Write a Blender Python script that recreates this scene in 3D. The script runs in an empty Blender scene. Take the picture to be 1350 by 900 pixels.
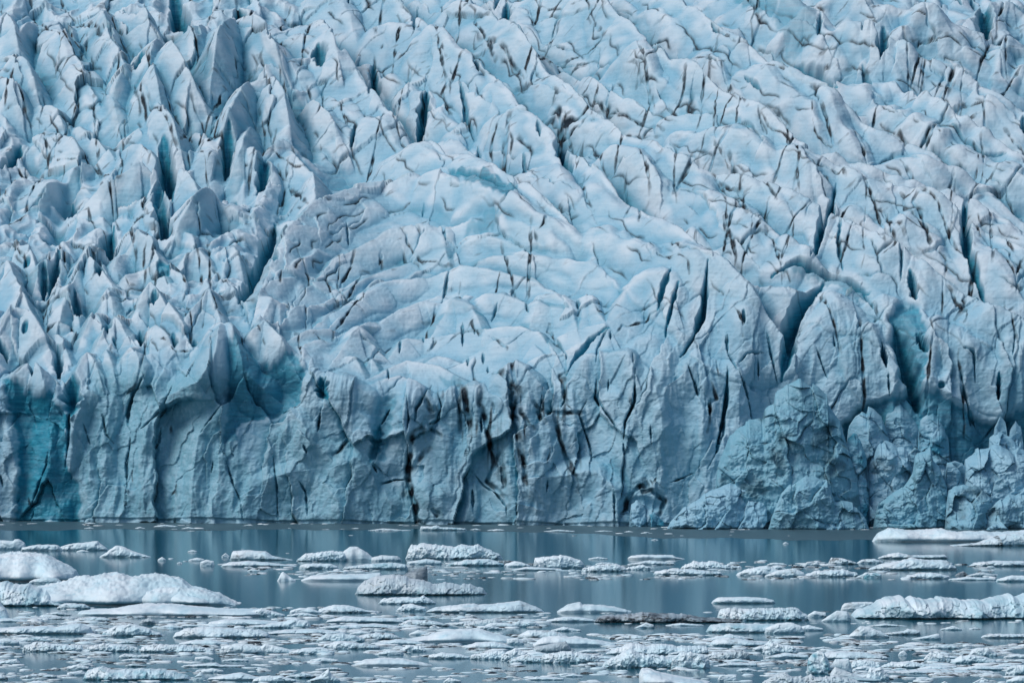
import bpy, bmesh, math, random
import numpy as np
from mathutils import Vector, Matrix

random.seed(7)
RNG = np.random.default_rng(11)
scene = bpy.context.scene
COL = scene.collection

# ------------------------------------------------------------------ camera numbers
W0, H0 = 1350.0, 900.0
K = 0.2 / W0                     # tangent per photo pixel (about an 180 mm lens)
CAMH = 30.0                      # metres above the lagoon
HORIZON = 487.0                  # photo row of the horizon
PITCH = math.atan((HORIZON - H0 / 2) * K)

def ray(px, py):
    x = (np.asarray(px, float) - W0 / 2) * K
    v = (H0 / 2 - np.asarray(py, float)) * K
    c, s = math.cos(PITCH), math.sin(PITCH)
    y = c - v * s
    z = s + v * c
    return x / y, z / y            # per metre of ground distance

def water_y(py):                   # ground distance of a point of the lagoon
    _, tz = ray(0, py)
    return -CAMH / tz

# ------------------------------------------------------------------ noise
_P = RNG.permutation(512).astype(np.int32)
_P = np.concatenate([_P, _P, _P])
_ANG = RNG.random(512) * 2 * np.pi
_GX, _GY = np.cos(_ANG).astype(np.float32), np.sin(_ANG).astype(np.float32)
_G3 = RNG.normal(size=(512, 3)); _G3 /= np.linalg.norm(_G3, axis=1)[:, None]; _G3 = _G3.astype(np.float32)

def perlin2(x, y, seed=0):
    x = np.asarray(x, np.float32) + seed * 17.31; y = np.asarray(y, np.float32) + seed * 5.77
    xf = np.floor(x); yf = np.floor(y)
    xi = xf.astype(np.int32) & 511; yi = yf.astype(np.int32) & 511
    fx = x - xf; fy = y - yf
    u = fx * fx * fx * (fx * (fx * 6 - 15) + 10); v = fy * fy * fy * (fy * (fy * 6 - 15) + 10)
    def g(ix, iy, dx, dy):
        h = _P[_P[ix & 511] + (iy & 511)] & 511
        return _GX[h] * dx + _GY[h] * dy
    a = g(xi, yi, fx, fy); b = g(xi + 1, yi, fx - 1, fy)
    c = g(xi, yi + 1, fx, fy - 1); d = g(xi + 1, yi + 1, fx - 1, fy - 1)
    return (a + u * (b - a)) * (1 - v) + (c + u * (d - c)) * v

def perlin3(x, y, z, seed=0):
    x = np.asarray(x, np.float32) + seed * 13.7; y = np.asarray(y, np.float32) + seed * 7.1; z = np.asarray(z, np.float32)
    xf, yf, zf = np.floor(x), np.floor(y), np.floor(z)
    xi, yi, zi = [a.astype(np.int32) & 511 for a in (xf, yf, zf)]
    fx, fy, fz = x - xf, y - yf, z - zf
    u, v, w = [t * t * t * (t * (t * 6 - 15) + 10) for t in (fx, fy, fz)]
    def g(i, j, k):
        h = _P[_P[_P[(xi + i) & 511] + ((yi + j) & 511)] + ((zi + k) & 511)] & 511
        G = _G3[h]
        return G[..., 0] * (fx - i) + G[..., 1] * (fy - j) + G[..., 2] * (fz - k)
    def mix(a, b, t): return a + t * (b - a)
    return mix(mix(mix(g(0,0,0), g(1,0,0), u), mix(g(0,1,0), g(1,1,0), u), v),
               mix(mix(g(0,0,1), g(1,0,1), u), mix(g(0,1,1), g(1,1,1), u), v), w)

def fbm2(x, y, o=4, seed=0, gain=.5):
    r = 0; a = 1.0
    for i in range(o):
        r = r + a * perlin2(x * 2 ** i, y * 2 ** i, seed + i); a *= gain
    return r

def fbm3(x, y, z, o=3, seed=0, gain=.5):
    r = 0; a = 1.0
    for i in range(o):
        f = 2.03 ** i
        r = r + a * perlin3(x * f, y * f, z * f, seed + i); a *= gain
    return r

def ridged2(x, y, o=4, seed=0, gain=.5, sharp=1.0):
    r = 0; a = 1.0; w = 1.0
    for i in range(o):
        n = 1 - np.abs(perlin2(x * 2 ** i, y * 2 ** i, seed + i)) * 2.0
        n = np.clip(n, 0, 1) ** sharp
        r = r + a * n * w
        w = np.clip(n * 1.6, 0, 1); a *= gain
    return r

def worley2(x, y, seed=0):
    """nearest cell: three random numbers, offset from its centre, F2-F1"""
    x = np.asarray(x, np.float32); y = np.asarray(y, np.float32)
    xi = np.floor(x).astype(np.int32); yi = np.floor(y).astype(np.int32)
    r = np.random.default_rng(900 + seed); T = r.random((1024, 5)).astype(np.float32)
    f1 = np.full(x.shape, 1e9, np.float32); f2 = f1.copy(); cid = np.zeros(x.shape, np.int32); ox = np.zeros_like(f1); oy = np.zeros_like(f1)
    for i in (-1, 0, 1):
        for j in (-1, 0, 1):
            h = _P[_P[(xi + i + seed * 7) & 511] + ((yi + j) & 511)] & 511
            dx = x - (xi + i + .1 + .8 * T[h, 0]); dy = y - (yi + j + .1 + .8 * T[h, 1])
            d = dx * dx + dy * dy; m = d < f1
            f2 = np.where(m, f1, np.minimum(f2, d)); f1 = np.where(m, d, f1)
            cid = np.where(m, h, cid); ox = np.where(m, dx, ox); oy = np.where(m, dy, oy)
    return T[cid, 2], T[cid, 3], T[cid, 4], ox, oy, np.sqrt(f2) - np.sqrt(f1)

def ss(a, b, x):
    t = np.clip((x - a) / (b - a), 0, 1)
    return t * t * (3 - 2 * t)

def blur(a, n):                      # separable box blur, edges clamped
    if n < 1: return a
    for ax in (0, 1):
        p = np.pad(a, [(n + 1, n) if i == ax else (0, 0) for i in (0, 1)], mode='edge').cumsum(axis=ax, dtype=np.float64)
        if ax == 0: a = (p[2 * n + 1:] - p[:-2 * n - 1]) / (2 * n + 1)
        else: a = (p[:, 2 * n + 1:] - p[:, :-2 * n - 1]) / (2 * n + 1)
    return a.astype(np.float32)

# ------------------------------------------------------------------ object helpers
def tag(o, label=None, cat=None, group=None, kind=None):
    if label: o['label'] = label
    if cat: o['category'] = cat
    if group: o['group'] = group
    if kind: o['kind'] = kind
    return o

def grid_mesh(name, P, mat, attrs=None, keep=None, smooth=True):
    """P: (rows, cols, 3) -> mesh object, quads"""
    r, c, _ = P.shape
    idx = np.arange(r * c).reshape(r, c)
    q = np.stack([idx[:-1, :-1], idx[:-1, 1:], idx[1:, 1:], idx[1:, :-1]], -1).reshape(-1, 4)
    flat = P.reshape(-1, 3)
    if keep is not None:                 # only the faces of one part of the sheet
        q = q[keep[:-1, :-1].reshape(-1)]; used = np.unique(q); re_ = np.full(r * c, -1, np.int64); re_[used] = np.arange(len(used)); q = re_[q]
        flat = flat[used]; attrs = {k: v.reshape(-1)[used] for k, v in (attrs or {}).items()}
    me = bpy.data.meshes.new(name)
    me.vertices.add(len(flat)); me.vertices.foreach_set('co', np.ascontiguousarray(flat, np.float32).reshape(-1))
    nf = len(q)
    me.loops.add(nf * 4); me.loops.foreach_set('vertex_index', q.reshape(-1).astype(np.int32))
    me.polygons.add(nf)
    me.polygons.foreach_set('loop_start', np.arange(0, nf * 4, 4, dtype=np.int32))
    me.polygons.foreach_set('use_smooth', np.full(nf, smooth))
    me.update(calc_edges=True)
    for k, v in (attrs or {}).items():
        at = me.attributes.new(k, 'FLOAT', 'POINT'); at.data.foreach_set('value', v.reshape(-1).astype(np.float32))
    me.materials.append(mat)
    o = bpy.data.objects.new(name, me); COL.objects.link(o)
    return o

# ------------------------------------------------------------------ materials
class NT:
    def __init__(s, name):
        s.m = bpy.data.materials.new(name); s.m.use_nodes = True
        s.t = s.m.node_tree; s.b = s.t.nodes['Principled BSDF']
    def n(s, typ, **kw):
        nd = s.t.nodes.new(typ)
        for k, v in kw.items():
            if k.startswith('_'): setattr(nd, k[1:], v)
        return nd
    def l(s, a, b): s.t.links.new(a, b)
    def noise(s, vec, scale, detail=3, rough=.55, dist=0):
        nd = s.t.nodes.new('ShaderNodeTexNoise')
        nd.inputs['Scale'].default_value = scale; nd.inputs['Detail'].default_value = detail
        nd.inputs['Roughness'].default_value = rough; nd.inputs['Distortion'].default_value = dist
        s.l(vec, nd.inputs['Vector']); return nd.outputs['Fac']
    def mapping(s, vec, scale=(1, 1, 1), rot=(0, 0, 0)):
        nd = s.t.nodes.new('ShaderNodeMapping'); nd.inputs['Scale'].default_value = scale
        nd.inputs['Rotation'].default_value = rot; s.l(vec, nd.inputs['Vector']); return nd.outputs[0]
    def rng(s, v, a, b, c=0, d=1):
        nd = s.t.nodes.new('ShaderNodeMapRange'); nd.interpolation_type = 'SMOOTHSTEP'
        for i, x in enumerate((a, b, c, d)): nd.inputs[i + 1].default_value = x
        s.l(v, nd.inputs[0]); return nd.outputs[0]
    def math(s, op, a, b=None):
        nd = s.t.nodes.new('ShaderNodeMath'); nd.operation = op
        for i, x in enumerate((a, b)):
            if x is None: continue
            if isinstance(x, (int, float)): nd.inputs[i].default_value = x
            else: s.l(x, nd.inputs[i])
        return nd.outputs[0]
    def mix(s, f, a, b):
        nd = s.t.nodes.new('ShaderNodeMix'); nd.data_type = 'RGBA'
        for i, x in ((0, f), (6, a), (7, b)):
            if isinstance(x, (int, float)): nd.inputs[i].default_value = x
            elif isinstance(x, tuple): nd.inputs[i].default_value = (*x, 1)
            else: s.l(x, nd.inputs[i])
        return nd.outputs[2]
    def attr(s, name):
        nd = s.t.nodes.new('ShaderNodeAttribute'); nd.attribute_name = name; return nd.outputs['Fac']
    def obj(s):
        return s.t.nodes.new('ShaderNodeTexCoord').outputs['Object']
    def bump(s, h, strength, dist, prev=None):
        nd = s.t.nodes.new('ShaderNodeBump'); nd.inputs['Strength'].default_value = strength
        nd.inputs['Distance'].default_value = dist; s.l(h, nd.inputs['Height'])
        if prev is not None: s.l(prev, nd.inputs['Normal'])
        return nd.outputs[0]

CRUST = (.355, .565, .67)      # weathered ice crust
CLEAN = (.28, .58, .69)      # clear glacier ice
SILT = (.008, .017, .026)

def glacier_material():
    s = NT('glacier_ice'); o = s.obj()
    big = s.noise(o, .06, 4, .6)
    mid = s.noise(s.mapping(o, (.5, .5, 1.0)), .5, 4, .6)
    lay = s.noise(s.mapping(o, (.10, .25, 2.2), (.03, .12, 0)), 1.0, 6, .7)
    fine = s.noise(o, 2.6, 4, .65)
    c = s.mix(s.rng(big, .35, .65), CRUST, (.25, .485, .615))
    c = s.mix(s.rng(lay, .42, .64, 0, .42), c, (.17, .39, .51))
    c = s.mix(s.rng(fine, .50, .72, 0, .4), c, (.21, .39, .49))
    c = s.mix(s.math('MULTIPLY', s.attr('crust_crest_light'), s.rng(mid, .2, .55, .5, 1)), c, (.70, .765, .805))
    bl = s.attr('clear_ice_shade')
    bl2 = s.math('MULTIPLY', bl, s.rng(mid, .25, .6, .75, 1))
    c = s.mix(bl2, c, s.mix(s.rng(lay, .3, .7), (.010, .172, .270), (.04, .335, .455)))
    sp = s.noise(s.mapping(o, (1, 1, .6)), 1.3, 5, .7)
    ft = s.math('MULTIPLY', s.attr('grey_ice'), s.rng(sp, .3, .62, .25, 1))
    c = s.mix(ft, c, (.16, .39, .48))
    d = s.math('MULTIPLY', s.attr('silt'), s.rng(sp, .30, .55, .8, 1.2))
    c = s.mix(s.math('MINIMUM', d, 1.0), c, SILT)
    s.l(c, s.b.inputs['Base Color'])
    s.b.inputs['Roughness'].default_value = .55
    s.b.inputs['Specular IOR Level'].default_value = .35
    n = s.bump(mid, .35, .22)
    n = s.bump(lay, .45, .12, n)
    n = s.bump(fine, .45, .09, n)
    s.l(n, s.b.inputs['Normal'])
    return s.m
# ------------------------------------------------------------------ crests, crevasses and cracks of the icefall
# each block: (origin x, origin y, scale), lines as "x y x y ..." ; optional leading numbers in the tuple set size
CRESTS = []      # (pts, height, wide side, narrow side, power)
CREVS = []       # (pts, half width, depth, clear_ice_shade, silt)
CRACKS = []      # (pts, half width, silt)
def _pts(f, t):
    a = np.array([float(v) for v in t.split()]).reshape(-1, 2)
    return np.stack([a[:, 0] / f[2] + f[0], a[:, 1] / f[2] + f[1]], 1)
def crest(f, h, wa, wb, p, txt):
    for t in txt.split(';'):
        if t.strip():
            u = t.split('@'); hh = float(u[1]) if len(u) > 1 else 1
            CRESTS.append((_pts(f, u[0]), h * hh, wa * (.5 + .5 * hh), wb * (.5 + .5 * hh), p))
def crev(f, w, d, cl, si, txt):
    for t in txt.split(';'):
        if t.strip(): CREVS.append((_pts(f, t), w, d, cl, si))
def crack(f, w, si, txt):
    for t in txt.split(';'):
        if t.strip(): CRACKS.append((_pts(f, t), w, si))

A = (0, 0, 3); B = (450, 0, 3); C = (900, 0, 3); D = (0, 300, 3); E = (450, 300, 3); F = (900, 300, 3)
Q1 = (0, 500, 3.965); Q2 = (340, 500, 3.965); Q3 = (670, 500, 3.965); Q4 = (1010, 500, 3.965)

crest(A, 70, 52, 34, .85, """130 70 100 120 60 170 @.7; 235 20 250 90 290 170 340 250 400 330; 410 0 415 80 440 160 500 225 @.9;
655 115 690 210 770 280 830 335 @1.3; 655 115 610 200 585 260 @1.1; 605 235 620 320 650 400 @1; 530 240 605 235 @.9; 530 240 470 330 430 400 @.8;
612 350 640 420 690 480 720 545 @.9; 930 25 865 150 830 285 @1.3; 930 25 1000 60 1060 110 1100 180 1135 235 @1.2; 980 290 1090 300 1130 370 1150 440 @1.1;
1000 290 940 400 860 540 @1; 1100 262 1145 238 1188 292 @.8; 1190 375 1250 405 1350 510 @.8; 225 490 290 560 330 600 @.6; 330 615 270 680 150 745 @.6;
380 725 480 680 560 640 640 650 @.9; 640 650 640 740 620 830 @.6; 700 660 740 700 790 760 @.8; 900 780 850 760 760 830 700 890 @.7; 960 590 1040 625 1090 650 @.6;
1160 575 1240 680 1250 770 @.7; 60 200 105 250 150 330 @.8; 170 400 230 440 260 480 @.6; 20 30 60 110 80 160 @.8; 0 290 60 330 100 390 @.7; 740 20 760 90 780 160 @.7;
1280 100 1310 180 1340 260 @.9; 1180 170 1260 190 1300 260 @.7; 560 20 600 90 640 110 @.9; 480 20 560 100 600 160 @.7; 400 330 440 380 470 440 @.7; 1000 640 1080 640 @.5;
630 475 660 530 700 600 @.6; 540 480 570 540 @.5; 800 475 830 540 @.6; 300 480 400 560 450 600 @.5; 500 550 560 590 640 650 @.6;
420 760 500 690 @.5; 1090 480 1120 560 @.5; 1050 600 1120 580 1200 600 @.5; 870 590 900 640 @.5; 1000 480 960 600 900 650@.6""")
crev(A, 11, 30, 1, .3, "690 -20 715 100 735 180; 650 650 668 760 680 870")
crev(A, 7, 22, 1, .2, "490 95 515 140 535 185; 565 365 545 415; 645 790 622 900; 1335 270 1350 390; 912 640 890 725; 1052 700 1030 800; 0 710 45 650 85 595; 290 815 290 900; 725 90 722 160; 1085 300 1110 370; 1260 340 1275 400; 945 80 960 170; 1140 130 1120 190; 460 215 455 250; 930 790 935 870")
crack(A, 1.5, 1, """130 60 160 160 210 250 290 330 355 395; 250 30 280 110; 680 250 720 340 775 435; 755 180 785 265; 940 85 965 175; 1050 400 1062 470; 1130 440 1160 530;
1000 395 920 470 850 560; 950 430 880 520 825 600; 870 570 830 660 900 610; 60 430 100 500; 40 420 30 480; 210 560 280 620; 280 640 380 700; 300 510 260 590; 180 590 190 650; 380 540 385 640; 70 680 100 740; 270 200 300 280; 500 300 470 380;
620 560 680 640; 560 490 580 540; 700 560 715 600; 1140 760 1190 840; 540 650 580 700; 420 800 450 880; 640 480 680 540; 330 170 390 260; 20 90 30 170; 430 150 480 260; 880 20 840 100; 800 560 860 640; 1010 720 1060 660; 590 400 600 440; 1230 240 1200 330""")

crest(B, 34, 56, 20, .62, """390 125 450 108 530 125 600 170 670 220 740 290 800 380 850 450 870 475 @1.25; 940 405 1010 360 1100 335 1160 320 1200 380 1235 420 @1.1; 870 490 930 490 970 530 1005 590 @.8;
990 600 1080 600 1180 610 1215 640 1280 690 1350 745 @.9; 870 720 895 705 935 705 970 740 1060 725 1130 750 1200 800 1270 840 1350 875 @.9; 290 290 320 240 350 225 400 240 450 300 510 340 530 420 @1.2;
80 200 130 165 190 165 270 200 @1; 215 430 260 370 330 430 330 500 @1; 320 640 370 590 420 565 450 600 480 680 505 725 560 790 @1; 530 600 590 560 690 540 750 580 810 640 840 720 865 790 890 850 @1.2;
540 520 590 485 650 500 685 540 @.8; 0 290 40 245 90 260 122 312 @1; 100 540 170 580 230 640 300 700 360 740 480 762 560 800 650 862 @.9; 1050 0 1062 60 1110 100 1140 190 1152 260 1190 300 @1;
1160 140 1230 160 1290 200 1322 260 @.8; 690 60 700 110 740 200 800 240 832 262 @.9; 268 110 290 75 312 115 @.7; 320 110 345 80 382 105 @.7; 418 85 450 40 482 45 512 85 @.8; 368 510 390 490 422 555 @.7;
0 60 40 130 62 200 @.8; 130 20 190 40 250 110 @.8; 560 20 640 0 690 20 @.6; 780 240 830 250 @.5; 760 500 810 470 860 480 @.6; 1350 310 1250 350 @.5; 600 380 660 440 720 500 @.7; 480 290 530 300 570 350 @.7; 140 330 190 340 240 370 @.6;
140 480 160 450 200 470 @.6; 1040 840 1080 870 @.4; 1270 640 1310 620 1350 620 @.7; 820 590 880 590 920 580 @.6; 0 480 60 550 100 560 @.6; 840 0 880 60 910 120 960 160 @.6; 240 0 330 30 420 20 @.5""")
crev(B, 6.5, 22, 1, .3, "655 60 650 130 635 200; 860 700 870 790 912 862; 340 470 312 620; 130 330 130 480; 1170 0 1200 90 1260 150 1345 212")
crev(B, 2.8, 10, .6, .25, "628 25 605 82; 303 155 290 230 290 292; 0 30 30 80 30 140; 1060 20 1090 92; 110 440 112 532; 470 500 500 610 542 668; 720 755 735 862; 775 695 787 752; 522 400 545 485; 1170 700 1190 762; 1200 360 1240 422 1292 410; 540 680 552 742; 60 600 40 672; 425 60 420 105; 80 60 120 120; 225 520 180 600")
crack(B, 1.4, .9, """900 20 930 90 960 150 970 220 1005 282; 1010 40 960 92; 680 30 750 15; 800 110 765 190 830 190 920 110; 870 350 1000 330; 960 370 880 350; 832 270 780 342; 770 350 900 375; 520 150 470 220 468 265; 530 270 592 372;
640 410 720 492; 800 420 842 472; 762 420 730 472; 400 500 420 552; 1000 620 1090 612 1182 632; 950 760 930 832; 1000 760 1032 822; 1110 750 1090 822; 1180 840 1202 882; 1190 450 1222 540 1190 602; 1080 570 1202 602; 160 640 110 732; 210 640 240 702; 160 180 150 225;
130 350 240 342; 225 0 235 60; 320 0 330 40; 1150 20 1180 100; 470 430 440 480; 370 300 400 420; 1050 170 1010 240; 1230 440 1190 470; 300 640 330 600; 590 700 620 660; 1290 570 1320 590; 250 440 210 540; 740 150 760 200""")
crack(B, 3.4, 1, "655 690 640 755 612 802; 850 655 930 672 990 640; 880 690 940 690; 860 630 870 690")

crest(C, 34, 54, 20, .62, """0 50 60 90 130 120 190 160 230 210 247 272 @1.2; 160 80 260 70 380 90 440 120 482 160 @1.1; 345 232 420 190 480 170 540 200 572 232 640 230 702 272 @1; 490 155 560 160 640 190 720 210 737 242 @.8;
700 305 735 245 760 290 782 345 @1; 800 335 830 250 850 250 862 300 890 400 @1; 800 272 850 180 900 150 980 145 1040 180 1100 230 1212 262 @1.3; 1150 62 1230 30 1290 30 1350 52 @1; 470 330 560 330 640 360 700 390 750 440 782 472 @1;
180 270 250 270 320 310 400 340 442 372 @.8; 0 290 60 280 110 330 170 400 220 440 270 500 340 570 412 652 @1.1; 230 360 320 370 360 420 440 460 490 500 530 560 560 640 572 672 @1.1; 350 370 440 390 500 430 570 500 610 560 660 620 702 662 @1;
590 440 660 470 720 510 762 560 @.8; 740 490 820 490 870 520 950 570 1010 620 1080 660 1180 690 1282 722 @1; 0 612 60 595 130 595 200 620 270 660 340 690 420 710 482 742 @1.3; 480 690 600 680 740 690 860 700 1000 730 1080 740 1200 770 1280 820 1350 862 @.9;
950 512 985 480 1012 522 @.9; 1020 532 1040 530 1062 572 @.7; 1220 332 1250 260 1272 302 @1; 240 0 285 52 @.8; 620 30 700 100 @.8; 840 20 900 70 960 130 1052 162 @1; 1060 112 1130 90 1172 192 @.9; 1300 320 1350 330 @.7; 1100 420 1180 360 1260 350@.6;
1280 640 1320 640 1350 650 @.6; 1180 460 1260 430 1350 440 @.6; 500 20 590 60 640 100 @.7; 60 20 110 70 160 100 @.7; 900 830 960 860 @.4; 560 760 640 740 720 790 @.6; 900 760 1000 790 1080 840 @.5""")
crev(C, 8, 26, 1, .25, "790 235 792 330 775 412; 440 340 560 400 602 442; 1190 100 1195 205")
crev(C, 2.6, 9, .6, .2, "540 25 555 112; 612 5 615 82; 705 255 715 290 700 352; 330 365 390 435; 580 450 670 542; 40 220 62 252; 1140 5 1145 62; 1080 20 1102 62; 1010 560 1052 622; 540 258 530 312; 108 298 162 352; 240 460 302 512; 1060 670 1180 740 1282 742; 705 400 745 460; 1120 620 1125 660; 1090 760 1130 800; 1340 590 1345 640")
crack(C, 1.4, .9, """830 310 870 340 890 482; 900 300 930 340 945 382; 1090 400 1030 522; 1070 420 1000 502; 940 400 900 470; 1212 290 1150 402; 1272 260 1270 345; 1180 410 1202 452; 1310 390 1260 432; 1130 550 1180 560 1192 602; 1260 470 1322 502; 30 370 120 402; 100 450 70 592;
160 440 220 540 232 592; 380 590 412 642; 340 460 382 472; 730 600 832 672; 760 550 740 612; 440 760 380 832; 480 820 542 872; 690 700 732 762; 900 810 972 872; 340 0 472 42; 750 60 792 112; 930 290 1000 300; 560 630 580 670; 1050 150 1070 190; 1240 150 1300 60; 1260 210 1350 260;
1000 0 960 20; 560 850 610 870; 620 520 665 560; 1280 680 1350 720; 200 90 270 180; 300 110 290 200; 350 120 340 170; 850 640 920 690""")
crack(C, 3.2, .9, "130 750 50 830 15 872; 900 702 990 660 960 700; 200 800 252 862; 100 790 180 850; 1080 400 1060 470")

crest(D, 42, 38, 24, .8, """0 162 30 130 60 200 100 260 142 332 @1.1; 150 172 220 90 247 182 @1.1; 300 150 350 95 392 160 442 192 @1.2; 350 95 300 190 240 335 @1.1; 450 132 480 80 545 22 600 60 652 152 @1; 470 202 550 150 630 140 722 162 @.8;
540 302 600 240 650 290 722 352 @1; 0 372 70 320 112 332 160 390 202 432 @1.1; 330 402 380 340 422 392 @1; 380 452 460 350 502 392 @1; 560 412 620 390 682 442 @.8; 730 552 790 510 860 440 885 350 @1.3; 885 350 930 400 970 470 1042 542 @1.2;
740 332 830 260 872 332 @1; 960 422 1050 380 1120 440 1162 482 @.8; 60 545 140 530 190 600 222 652 @.8; 720 120 780 90 830 130 @.7; 80 60 120 100 150 170@.8; 0 60 60 50 100 90@.7; 700 20 760 60 780 110@.6; 870 90 930 80 960 130@.7;
860 290 920 250 960 300 @.7; 1010 390 1080 300 1110 300 1110 360 @.8; 400 330 430 260 450 310 @.8; 690 470 740 440 770 470 @.6; 780 460 830 420 870 450@.7; 400 520 420 500 450 540@.6; 300 570 350 500 390 540@.8; 470 520 520 480 560 530@.6;
210 420 250 460 280 500 @.6; 90 290 130 300 170 360@.6; 260 300 300 320 320 400 @.6""")
crest(D, 20, 28, 12, 1, "940 350 1010 240 1100 150 1200 90; 1090 400 1180 330 1290 300; 1160 190 1260 130 1350 120; 1120 440 1220 420 1350 420 @.7; 1000 330 1080 260 1170 230 @.8")
crev(D, 9, 28, 1, .2, "620 -60 650 40 665 110; 450 30 410 120 440 182; 290 640 292 760; 1090 -10 1055 100 1005 220 945 352")
crev(D, 5, 18, .9, .25, "180 230 172 332; 240 190 210 280 190 332; 480 292 512 300; 400 240 400 302; 1000 150 990 232; 230 530 235 612; 430 450 430 502; 555 440 560 512; 685 460 692 522; 300 330 312 422; 0 500 30 542; 1080 170 1087 242; 870 300 882 332; 520 350 535 392; 770 470 765 512; 640 290 655 312; 135 590 132 640; 615 365 613 392")
crack(D, 1.3, .9, "520 40 530 132; 790 180 800 242; 830 150 832 252; 880 250 960 330; 500 330 580 280; 740 390 760 430; 1280 220 1310 290; 1190 200 1220 250; 360 30 420 60; 240 130 260 200; 10 30 70 10; 560 20 600 30; 1000 460 1020 470; 840 360 860 400; 1180 470 1190 520")

crest(E, 24, 46, 18, .6, """-330 210 -200 60 -60 -60 60 -112 180 -120 300 -90 420 -50 560 0 700 40 870 90 1010 110 @1; 20 122 130 80 330 60 400 90 432 152 @.9; 460 112 560 90 652 102 @.9; 470 142 640 130 800 145 980 160 1080 220 1112 292 @1.1; 510 332 580 280 660 270 722 302 @.9;
380 372 440 300 520 330 557 392 @1; 740 382 790 280 850 275 910 320 932 382 @1.1; 940 392 965 290 990 290 1002 332 1062 392 @1; 1050 352 1130 250 1200 230 1290 250 1312 292 @1.2; 400 412 560 410 710 395 780 410 832 462 @.9; 930 402 1040 390 1062 432 @.8;
920 562 980 500 1130 510 1152 562 @.8; 590 602 690 535 772 572 @.9; 150 562 260 530 390 560 502 592 @.9; 130 602 230 590 342 642 @.9; 380 652 460 620 562 612 @.9; 0 582 70 620 152 672 @.9; 170 682 250 670 272 702 @.7; 380 682 470 660 562 652 @.7;
0 470 70 410 130 450 @1; 100 540 120 520 150 560 @.6; 0 260 120 200 260 150 @.7; 0 360 140 260 300 180 400 170@.7; 180 380 300 320 380 330@.6; 560 470 640 440 740 430 @.7; 320 540 380 510 450 520@.6; 200 490 260 440 330 440@.6; 620 170 740 160 @.4;
880 110 960 100 1020 90 1120 140 1250 180 @1; 1110 190 1200 180 1300 210@.7; 200 120 330 100 @.5; 700 470 760 460 820 520@.6; 840 440 920 420@.6; 0 500 60 520 90 570@.7""")
crev(E, 3.4, 9, 1, .05, "440 -10 560 30 620 52 690 62; 1332 330 1280 452; 1302 290 1250 382; 1060 440 980 480 920 540 890 592")
crev(E, 1.5, 5, .6, .4, "20 70 30 132; 390 80 420 162; 430 220 390 342; 235 470 230 522; 210 350 205 402; 622 350 590 402; 850 470 890 530 885 592; 930 330 940 392; 325 440 325 482; 520 430 530 470; 1060 440 1010 500 1005 590; 500 530 500 572; 185 600 190 650; 325 30 322 50; 560 520 560 552; 480 420 480 500; 1065 450 1065 480; 1150 540 1152 580; 730 350 742 392; 580 560 580 590")
crack(E, 1.5, .9, "650 200 665 230 682 272; 600 480 640 500; 300 180 380 190; 0 250 40 210; 150 190 155 180; 780 150 800 140; 750 180 740 270; 640 620 680 640; 0 340 60 260; 0 420 60 350; 260 150 310 180; 1310 230 1330 240; 1170 70 1180 120; 950 20 970 60; 1320 150 1350 120; 1030 380 1070 380; 540 460 520 440; 370 480 350 500; 1130 425 1200 400; 830 440 850 480")

crest(F, 28, 52, 20, .6, """440 432 530 370 600 310 680 360 740 400 770 460 800 520 862 642 @1.2; 722 352 790 330 880 370 932 430 922 502 @1.2; 940 482 990 420 1060 450 1150 510 1210 590 1232 652 @1.4; 910 622 960 580 1020 610 1080 700 1132 802 @1.5;
1100 442 1200 420 1260 410 1330 440 1350 462 @1; 0 60 60 110 140 170 @.8; 150 0 250 40 330 110 @.8; 0 172 90 205 200 222 330 262 @1; 640 0 760 70 860 60 980 120 1040 200 1120 250 @1; 1130 150 1200 200 1290 270 @.9; 330 280 400 300 480 350 @.7;
20 560 60 530 130 570 180 590@.9; 560 90 480 180 400 250@.7; 920 320 960 240 1020 200@.6; 1130 0 1200 60 1290 90 1350 110 @.8; 1230 520 1290 520 1350 540@.8; 1200 370 1270 340 1350 350@.8; 1140 440 1180 470 1230 530@.6; 640 130 720 90 800 80@.6""")
crev(F, 9, 28, 1, .15, "830 450 880 560 905 650 942 755; 552 300 480 350 424 420 420 500 390 612")
crev(F, 5, 20, 1, .1, "97 290 80 400 40 480 -10 535; 602 -10 570 90 540 180 500 252; 1120 -10 1105 100 1120 220 1160 300 1212 385; 890 330 920 402; 350 268 450 258 560 280 660 310 732 352; 920 500 952 555; 175 600 170 700 150 800 128 905; 780 500 800 600; 940 520 960 560; 1240 640 1240 720")
crev(F, 2, 7, .7, .5, "620 150 610 200 630 272; 860 240 855 342; 520 510 570 612; 230 600 260 700 272 762; 170 480 175 540 212 602; 235 430 240 470; 220 575 250 550 330 530; 295 550 300 640; 330 480 360 580 380 640; 10 560 60 670; 450 620 500 700 570 850; 1080 560 1140 580 1150 660; 1300 540 1290 600; 590 480 600 520; 750 400 700 330")
crack(F, 1.6, 1, "110 700 105 772; 700 490 705 560 715 690; 230 30 240 90; 180 140 200 190; 350 180 380 242; 720 10 770 90; 800 90 820 140; 900 110 960 170; 780 80 830 130; 940 70 1000 110 1040 170 1080 210; 1210 80 1215 230; 1160 160 1170 180; 1250 250 1300 310; 1025 290 1020 390; 1130 350 1100 420; 640 130 720 120 770 200; 720 195 850 230; 160 180 190 100; 100 30 200 40; 300 0 350 60; 410 140 490 100; 300 140 240 210; 640 220 690 130; 980 520 960 650; 1090 630 1110 780; 1270 420 1290 520; 560 380 600 470; 1310 320 1330 280; 640 60 600 80")
crack(F, 2.6, 1, "215 60 240 90; 930 110 960 170; 1140 300 1110 400")

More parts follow.
